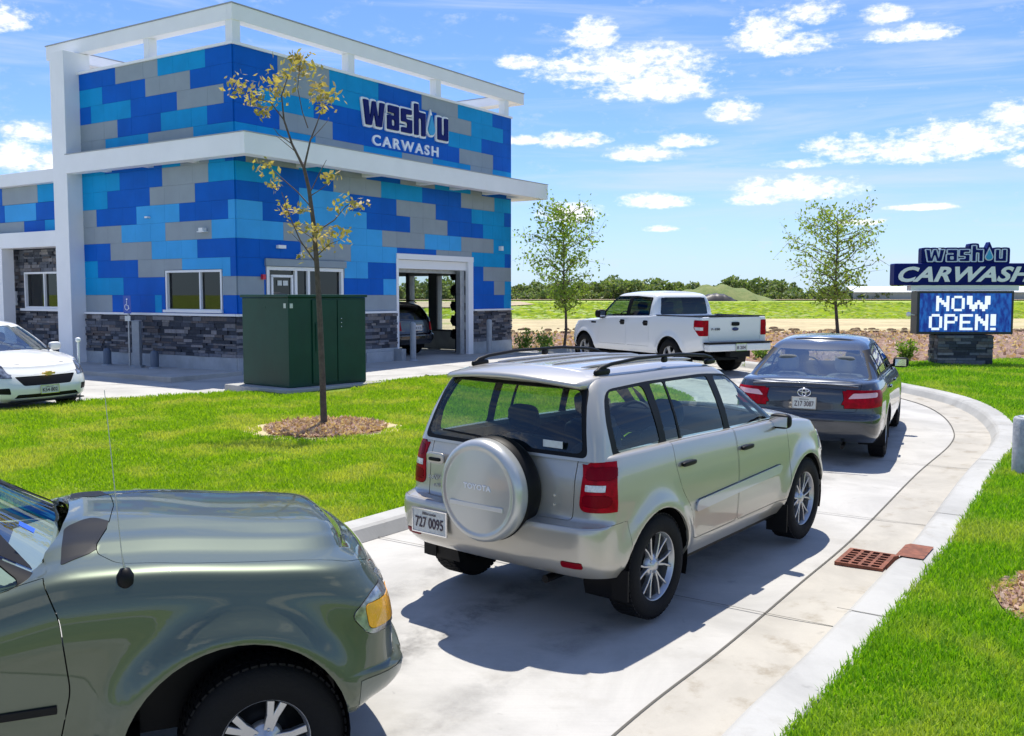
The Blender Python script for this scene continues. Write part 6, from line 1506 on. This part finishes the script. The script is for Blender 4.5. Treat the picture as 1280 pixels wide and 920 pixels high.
# sapling with few pale leaves on the near lawn
def sapling():
    bx, by = -2.83, 14.62; bz = G(by) + .10; root = empty('sapling', (bx, by, bz), 0, 'slender sapling with pale yellow leaves in a mulch ring on the lawn', 'tree')
    rg = np.random.default_rng(5); D = by * .9972
    def P(px, py, dy=0.):
        d_ = by + dy; t_ = d_ / (math.cos(R(4.27)) - (py - 460) / 1231 * math.sin(R(4.27)))
        return Vector(((px - 640) / 1231 * t_ - bx, dy, 1.86 + t_ * (-math.sin(R(4.27)) - (py - 460) / 1231 * math.cos(R(4.27))) - bz))
    tr = MB(); tp = [P(405, 531), P(403, 470), P(400, 400), P(396, 330), P(392, 280), P(386, 235), P(380, 210)]; tr.tube(tp, [.052, .046, .042, .037, .033, .028, .024], 10); tr.build('trunk', M['bark'], root)
    br = MB(); C = []
    B_ = [([(380, 210), (365, 180), (355, 150), (352, 120), (360, 95)], .0, .018), ([(355, 150), (338, 128), (318, 122), (296, 108)], -.3, .008), ([(380, 210), (388, 175), (396, 155), (405, 128)], .25, .014), ([(388, 175), (402, 160), (412, 148)], .3, .005),
          ([(365, 180), (348, 168), (342, 160)], -.2, .006), ([(385, 160), (378, 140), (372, 110), (376, 72)], .1, .006), ([(396, 330), (375, 300), (362, 270), (352, 240)], -.35, .010), ([(394, 300), (372, 285), (358, 275)], .3, .006), ([(390, 260), (372, 240), (340, 212), (328, 205)], .3, .009),
          ([(396, 320), (412, 305), (425, 300)], -.2, .007), ([(395, 290), (418, 275), (432, 258), (448, 250)], .25, .009), ([(388, 245), (402, 236), (412, 228)], -.2, .006), ([(388, 240), (400, 215), (408, 200)], .2, .006), ([(396, 315), (380, 308), (365, 292)], .15, .005), ([(370, 190), (352, 175), (345, 170)], .2, .005)]
    for pts, dy, r0 in B_:
        q = [P(x, y, dy * i / (len(pts) - 1)) for i, (x, y) in enumerate(pts)]; br.tube(q, [r0 * (1 - .8 * i / (len(q) - 1)) + .0025 for i in range(len(q))], 6)
    br.build('branches', M['bark'], root)
    for px, py, w, n in ((300, 108, 20, 60), (318, 122, 16, 50), (330, 140, 10, 34), (352, 100, 22, 80), (372, 85, 18, 60), (385, 78, 12, 30), (345, 118, 14, 34), (405, 122, 19, 90), (398, 105, 10, 24), (372, 70, 8, 20), (330, 207, 12, 30), (345, 232, 10, 26), (356, 262, 13, 36), (378, 262, 8, 18), (370, 285, 8, 18), (395, 290, 12, 36), (412, 300, 16, 54), (425, 290, 10, 22), (432, 254, 16, 44), (452, 255, 8, 20), (412, 222, 10, 28), (398, 306, 12, 30), (405, 138, 6, 14), (378, 322, 8, 12)):
        c = P(px, py, rg.uniform(-.25, .25)); s = w / 1231 * by * .48
        C.append(np.array(c) + rg.normal(0, 1, (n, 3)) * np.array([s, s * .9, s * .75]) * 1.2)
    leaves(np.vstack(C), .062, 'leaves', M['leaf_pale'], root, 1.7, rg)
sapling()
# low shrubs in the mulch
def shrub(name, loc, h, w, label, n, seed, grp='shrubs in the mulch bed'):
    rg = np.random.default_rng(seed); root = empty(name, loc, 0, label, 'shrub', grp); st = MB(); C = []
    for i in range(9):
        az = rg.uniform(0, 2 * PI); rr = w * .5 * rg.uniform(.2, 1); e = Vector((math.cos(az) * rr, math.sin(az) * rr, h * rg.uniform(.6, 1))); st.tube([(0, 0, 0), tuple(e * .5 + Vector((0, 0, .05))), tuple(e)], [.010, .007, .003], 5)
        q = n // 9; s = rg.uniform(.25, 1.05, (q, 1)); C.append(np.array(e) * s + rg.normal(0, w * .10, (q, 3)))
    st.build('stems', M['bark'], root); leaves(np.clip(np.vstack(C), [-9, -9, .02], [9, 9, 9]), .065, 'foliage', M['shrub_leaf'], root, 1.6, rg)
shrub('shrub', (.42, 31.4, .06), .62, .7, 'small green shrub against the corner of the building', 420, 1)
shrub('shrub', (1.08, 31.1, .06), .58, .75, 'small green shrub below the young tree by the building', 460, 2)
shrub('shrub', (10.28, 25.75, .05), .62, .6, 'leafy shrub at the left side of the stone sign base', 420, 3)
shrub('shrub', (9.15, 25.6, .05), .45, .5, 'small shrub between the dark saloon and the sign', 260, 4)
shrub('shrub', (6.9, 27.2, .05), .40, .55, 'low shrub in the mulch between the pickup and the dark saloon', 260, 6)

# mulch rings with loose chips, clods of earth
def disc(name, cx_, cy_, r, off, m, wob=.08, kind='structure'):
    pts = [(cx_ + r * (1 + random.uniform(-wob, wob)) * math.cos(a), cy_ + r * (1 + random.uniform(-wob, wob)) * math.sin(a)) for a in [2 * PI * k / 30 for k in range(30)]]
    return strip_sheet(name, pts, off, m, .4, kind)
disc('mulch_ring', -2.72, 14.28, .90, .118, M['mulch']); disc('mulch_ring', 4.32, 6.35, 1.05, .140, M['mulch'])
disc('dry_grass_edge', -2.72, 14.24, 1.12, .111, M['straw'], .12)
M['chip'] = leafmat('mulch_chip', (.36, .20, .16), (.66, .50, .42))
for nm, (cx_, cy_, r, off, n, s) in {'a': (-2.72, 14.28, .88, .12, 2600, .05), 'b': (4.32, 6.35, 1.02, .145, 3800, .032)}.items():
    rr = r * np.sqrt(rng.uniform(0, 1, n)); aa = rng.uniform(0, 2 * PI, n); C = np.stack([cx_ + rr * np.cos(aa), cy_ + rr * np.sin(aa), np.zeros(n)], 1); C[:, 2] = Gn(C[:, 1]) + off + rng.uniform(.005, .03, n)
    tag(leaves(C, s, 'mulch_chips', M['chip'], None, 2.0), kind='stuff')
n = 9000; C = np.stack([rng.uniform(-1, 34, n), 24 + 27 * rng.uniform(0, 1, n) ** .8, np.zeros(n)], 1)
# keep those on the bed
def inside(P, poly):
    x, y = P[:, 0], P[:, 1]; c = np.zeros(len(P), bool); j = len(poly) - 1
    for i in range(len(poly)):
        xi, yi = poly[i][:2]; xj, yj = poly[j][:2]
        if yi != yj: c ^= ((yi > y) != (yj > y)) & (x < (xj - xi) * (y - yi) / (yj - yi) + xi)
        j = i
    return c
bedp = up + [(-.2, 33.2), (-.2, 46.5), (14, 47.5), (30, 50), (34, 51), (34, 30), (20, 27.9), (13.7, 26.7), (11.5, 26.0), (10.3, 25.7), (8.6, 23.3)]
C = C[inside(C, bedp)]; C[:, 2] = Gn(C[:, 1]) + .06 + rng.uniform(0, .05, len(C))
tag(leaves(C, .13, 'mulch_chips', M['chip'], None, 1.8), kind='stuff')
cl = MB()
for k in range(260):
    x = random.uniform(-6, 42); y = 46.2 + random.gauss(.8, 1.6) + .12 * max(0, x - 10); s = random.uniform(.08, .32)
    rbox(cl, x, y, .08, s * random.uniform(1, 2), s, s * .8, None, .8)
tag(cl.build('soil_clods', ground_mat('brown_clod', (.12, .08, .05), (.28, .2, .12))), kind='stuff')

# ---------------------------------------------------------------- grass blades
def grass(name, poly, box, dens, m, off, hgt, seed, hole=None):
    rg = np.random.default_rng(seed); x0, x1, y0, y1 = box; out = []
    y = y0
    while y < y1:
        st = .5; dd = max(3.0, math.hypot(y, 0)); n = int(dens(dd) * (x1 - x0) * st)
        P = np.stack([rg.uniform(x0, x1, n), rg.uniform(y, y + st, n)], 1); P = P[np.abs(P[:, 0]) < P[:, 1] * .66 + 2.2]; P = P[inside(P, poly)]; out.append(P); y += st
    P = np.vstack(out)
    for (cx_, cy_, r) in (hole or []): P = P[np.hypot(P[:, 0] - cx_, P[:, 1] - cy_) > r * (1 + .08 * np.sin(7 * np.arctan2(P[:, 1] - cy_, P[:, 0] - cx_)))]
    n = len(P); d = np.hypot(P[:, 0], P[:, 1]); sc = np.maximum(1, d / 7) ** .62
    pn = np.sin(P[:, 0] * 2.1 + np.sin(P[:, 1] * 1.7) * 1.3) * np.sin(P[:, 1] * 2.6 + P[:, 0] * .7) * .5 + .5
    h = hgt * rg.uniform(.55, 1.25, n) * (.75 + .45 * pn) * np.minimum(sc, 1.15); az = rg.uniform(0, 2 * PI, n); w = .0048 * sc * rg.uniform(.7, 1.3, n); le = rg.uniform(.1, .75, n) * h; la = rg.uniform(0, 2 * PI, n)
    B = np.stack([P[:, 0], P[:, 1], Gn(P[:, 1]) + off], 1); sd = np.stack([np.cos(az) * w, np.sin(az) * w, 0 * w], 1); ln = np.stack([np.cos(la) * le, np.sin(la) * le, h], 1); md = np.stack([np.cos(la) * le * .3, np.sin(la) * le * .3, h * .62], 1)
    V = np.stack([B - sd, B + sd, B + md + sd * .75, B + md - sd * .75, B + ln], 1).reshape(-1, 3); i = np.arange(n)[:, None] * 5
    T_ = np.concatenate([i + np.array([[0, 1, 2]]), i + np.array([[0, 2, 3]]), i + np.array([[3, 2, 4]])], 1).reshape(-1, 3)
    return tag(mesh_np(name, V, tris=T_, mats=m), kind='stuff')
RLp = [(q[0], q[1]) for q in RL]
grass('grass', [(p.x, p.y) for p in offset_path(KIN, .33) if p.y < 21.4] + [(8.6, 22.9), (10.3, 25.3), (11.5, 25.6), (13.7, 26.3), (20, 27.5), (20, -2), (-3, -2)], (.4, 16, 2.4, 27), lambda d: min(7500, 5200 * (6 / d) ** 1.35), M['blade_r'], .12, .060, 1, [(4.32, 6.35, 1.0), (5.8, 10.95, .17)])
grass('grass', LL, (-12.5, 3.7, 6.2, 23.2), lambda d: min(5000, 3400 * (9 / d) ** 1.2), M['blade'], .10, .048, 2, [(-2.72, 14.28, .97), (-4.3, 19.6, 1.3)])
grass('grass', [(p[0], p[1]) for p in up] + [(4.5, 31.2), (-.2, 34)] + [(-.2, 33.4), (2.2, 33.0)], (-.2, 8, 25, 34), lambda d: 160, M['shrub_leaf'], .05, .09, 3)
# rougher tufts on the field beyond
n = 26000; yy = 74 + 150 * rng.uniform(0, 1, n) ** 2.0; xx = (rng.uniform(-.62, .62, n)) * yy
V0 = np.stack([xx, yy, np.zeros(n) - .05], 1); h = rng.uniform(.05, .20, n) * (yy / 90) ** .5; w = rng.uniform(.3, 1.0, n) * (yy / 90) ** .7
V = np.stack([V0 - np.stack([w, 0 * w, 0 * w], 1), V0 + np.stack([w, 0 * w, 0 * w], 1), V0 + np.stack([rng.normal(0, .1, n), rng.normal(0, .2, n), h], 1)], 1).reshape(-1, 3)
M['field_tuft'] = leafmat('field_tuft', (.26, .36, .04), (.36, .44, .09), (.42, .42, .14))
tag(mesh_np('field_grass', V, tris=np.arange(3 * n).reshape(n, 3), mats=M['field_tuft']), kind='stuff')
# ---------------------------------------------------------------- far wood, mound, shed
def blob(C0_, sx, sz, n, rg):
    u = rg.normal(size=(n, 3)); u /= np.linalg.norm(u, axis=1)[:, None]; r = rg.uniform(.35, 1, (n, 1)) ** .5
    lob = 1 + .22 * np.sin(u[:, :1] * 5 + C0_[0]) * np.cos(u[:, 2:] * 4 + C0_[1])
    return np.array(C0_) + u * r * lob * np.array([sx, sx, sz])
rg = np.random.default_rng(21); C = []; tr = MB()
x = -330.
while x < 330:
    for row, (yy0, hs) in enumerate(((335, 1.), (380, 1.15))):
        pxx = 640 + x / yy0 * 1231
        hh = 4.6 + 1.2 * math.sin(x * .045 + row) + rg.uniform(-1.0, 2.0)
        if 905 < pxx < 975: hh += 2.8
        if 745 < pxx < 830: hh += 1.2
        if pxx < 560: hh += 2.5
        if pxx > 1010: hh -= 1.6
        hh *= hs; cx_, cy_ = x + rg.uniform(-2, 2), yy0 + rg.uniform(-12, 12); w = hh * rg.uniform(.42, .6)
        for k in range(rg.integers(2, 5)): C.append(blob((cx_ + rg.normal(0, w * .5), cy_ + rg.normal(0, 1), hh * rg.uniform(.35, .72)), w * rg.uniform(.45, .8), hh * rg.uniform(.22, .36), 130, rg))
        tr.tube([(cx_, cy_, -.5), (cx_, cy_, hh * .7)], [.25, .08], 5)
    for k in range(3): C.append(blob((x + rg.uniform(-3, 3), 328 + rg.uniform(-3, 3), rg.uniform(.8, 1.8)), rg.uniform(1.5, 3), rg.uniform(1.0, 2.0), 60, rg))
    x += rg.uniform(2.2, 4.0)
tag(leaves(np.vstack(C), 1.05, 'woodland', M['wood_leaf'], None, 1.1, rg), 'line of leafy woodland beyond the field', kind='stuff')
tag(tr.build('woodland_trunks', M['bark']), kind='stuff')
g1 = []; nx, ny = 40, 16
md = MB()
for j in range(ny + 1):
    for i in range(nx + 1):
        u = i / nx * 2 - 1; v = j / ny * 2 - 1; h = 4.6 * max(0, 1 - u * u) ** 1.3 * max(0, 1 - v * v) + .45 * math.sin(i * .9) * max(0, 1 - u * u) + .3 * math.sin(j * 1.7 + i * .5) * max(0, 1 - u * u) * max(0, 1 - v * v)
        g1.append((62 + u * 17, 300 + v * 14, h - .05))
md.add(g1, [(j * (nx + 1) + i, j * (nx + 1) + i + 1, (j + 1) * (nx + 1) + i + 1, (j + 1) * (nx + 1) + i) for j in range(ny) for i in range(nx)], 0, True)
tag(md.build('mound', ground_mat('mound_grass', (.12, .17, .05), (.20, .22, .08), (.08, .11, .04), .15, 1.2)), kind='structure')
th = MB(); vs_ = []
for j in range(9):
    for i in range(17):
        u = i / 8 - 1; v = j / 4 - 1; vs_.append((58.5 + u * 5.6, 283 + v * 3, 2.2 * max(0, 1 - abs(u) ** 2.4) * max(0, 1 - v * v) ** .5 * (1 + .12 * math.sin(i * 2.1 + j)) - .1))
th.add(vs_, [(j * 17 + i, j * 17 + i + 1, (j + 1) * 17 + i + 1, (j + 1) * 17 + i) for j in range(8) for i in range(16)], 0, True)
tag(th.build('covered_heap', mat('dark_tarp', (.012, .012, .02), .5)), 'dark tarp-covered heap at the foot of the grassy mound', 'heap')
sd = empty('long_shed', (158, 330, 0), 0, 'long low pale shed on the horizon, left of the pylon sign', 'shed')
q = MB(); q.box(-46, 46, -6, 6, 0, 2.6); q.build('wall', mat('shed_wall', (.30, .34, .34), .7), sd)
q = MB(); q.prism([(-7, 2.62), (7, 2.62), (0, 4.6)], -46.5, 46.5, Matrix(((0, 0, 1, 0), (1, 0, 0, 0), (0, 1, 0, 0), (0, 0, 0, 1)))); q.build('roof', mat('pale_metal_roof', (.72, .75, .76), .4), sd)
q = MB(); q.box(-.20, -.05, -.04, .04, .36, .41); 
se = MB(); se.tube([(-1.16, -.1, 1.36), (-1.30, -.16, 1.38)], .015, 6); rbox(se, -1.34, -.18, 1.38, .11, .11, .12, None, .8); se.build('light_sensor', M['trim_white'], py)
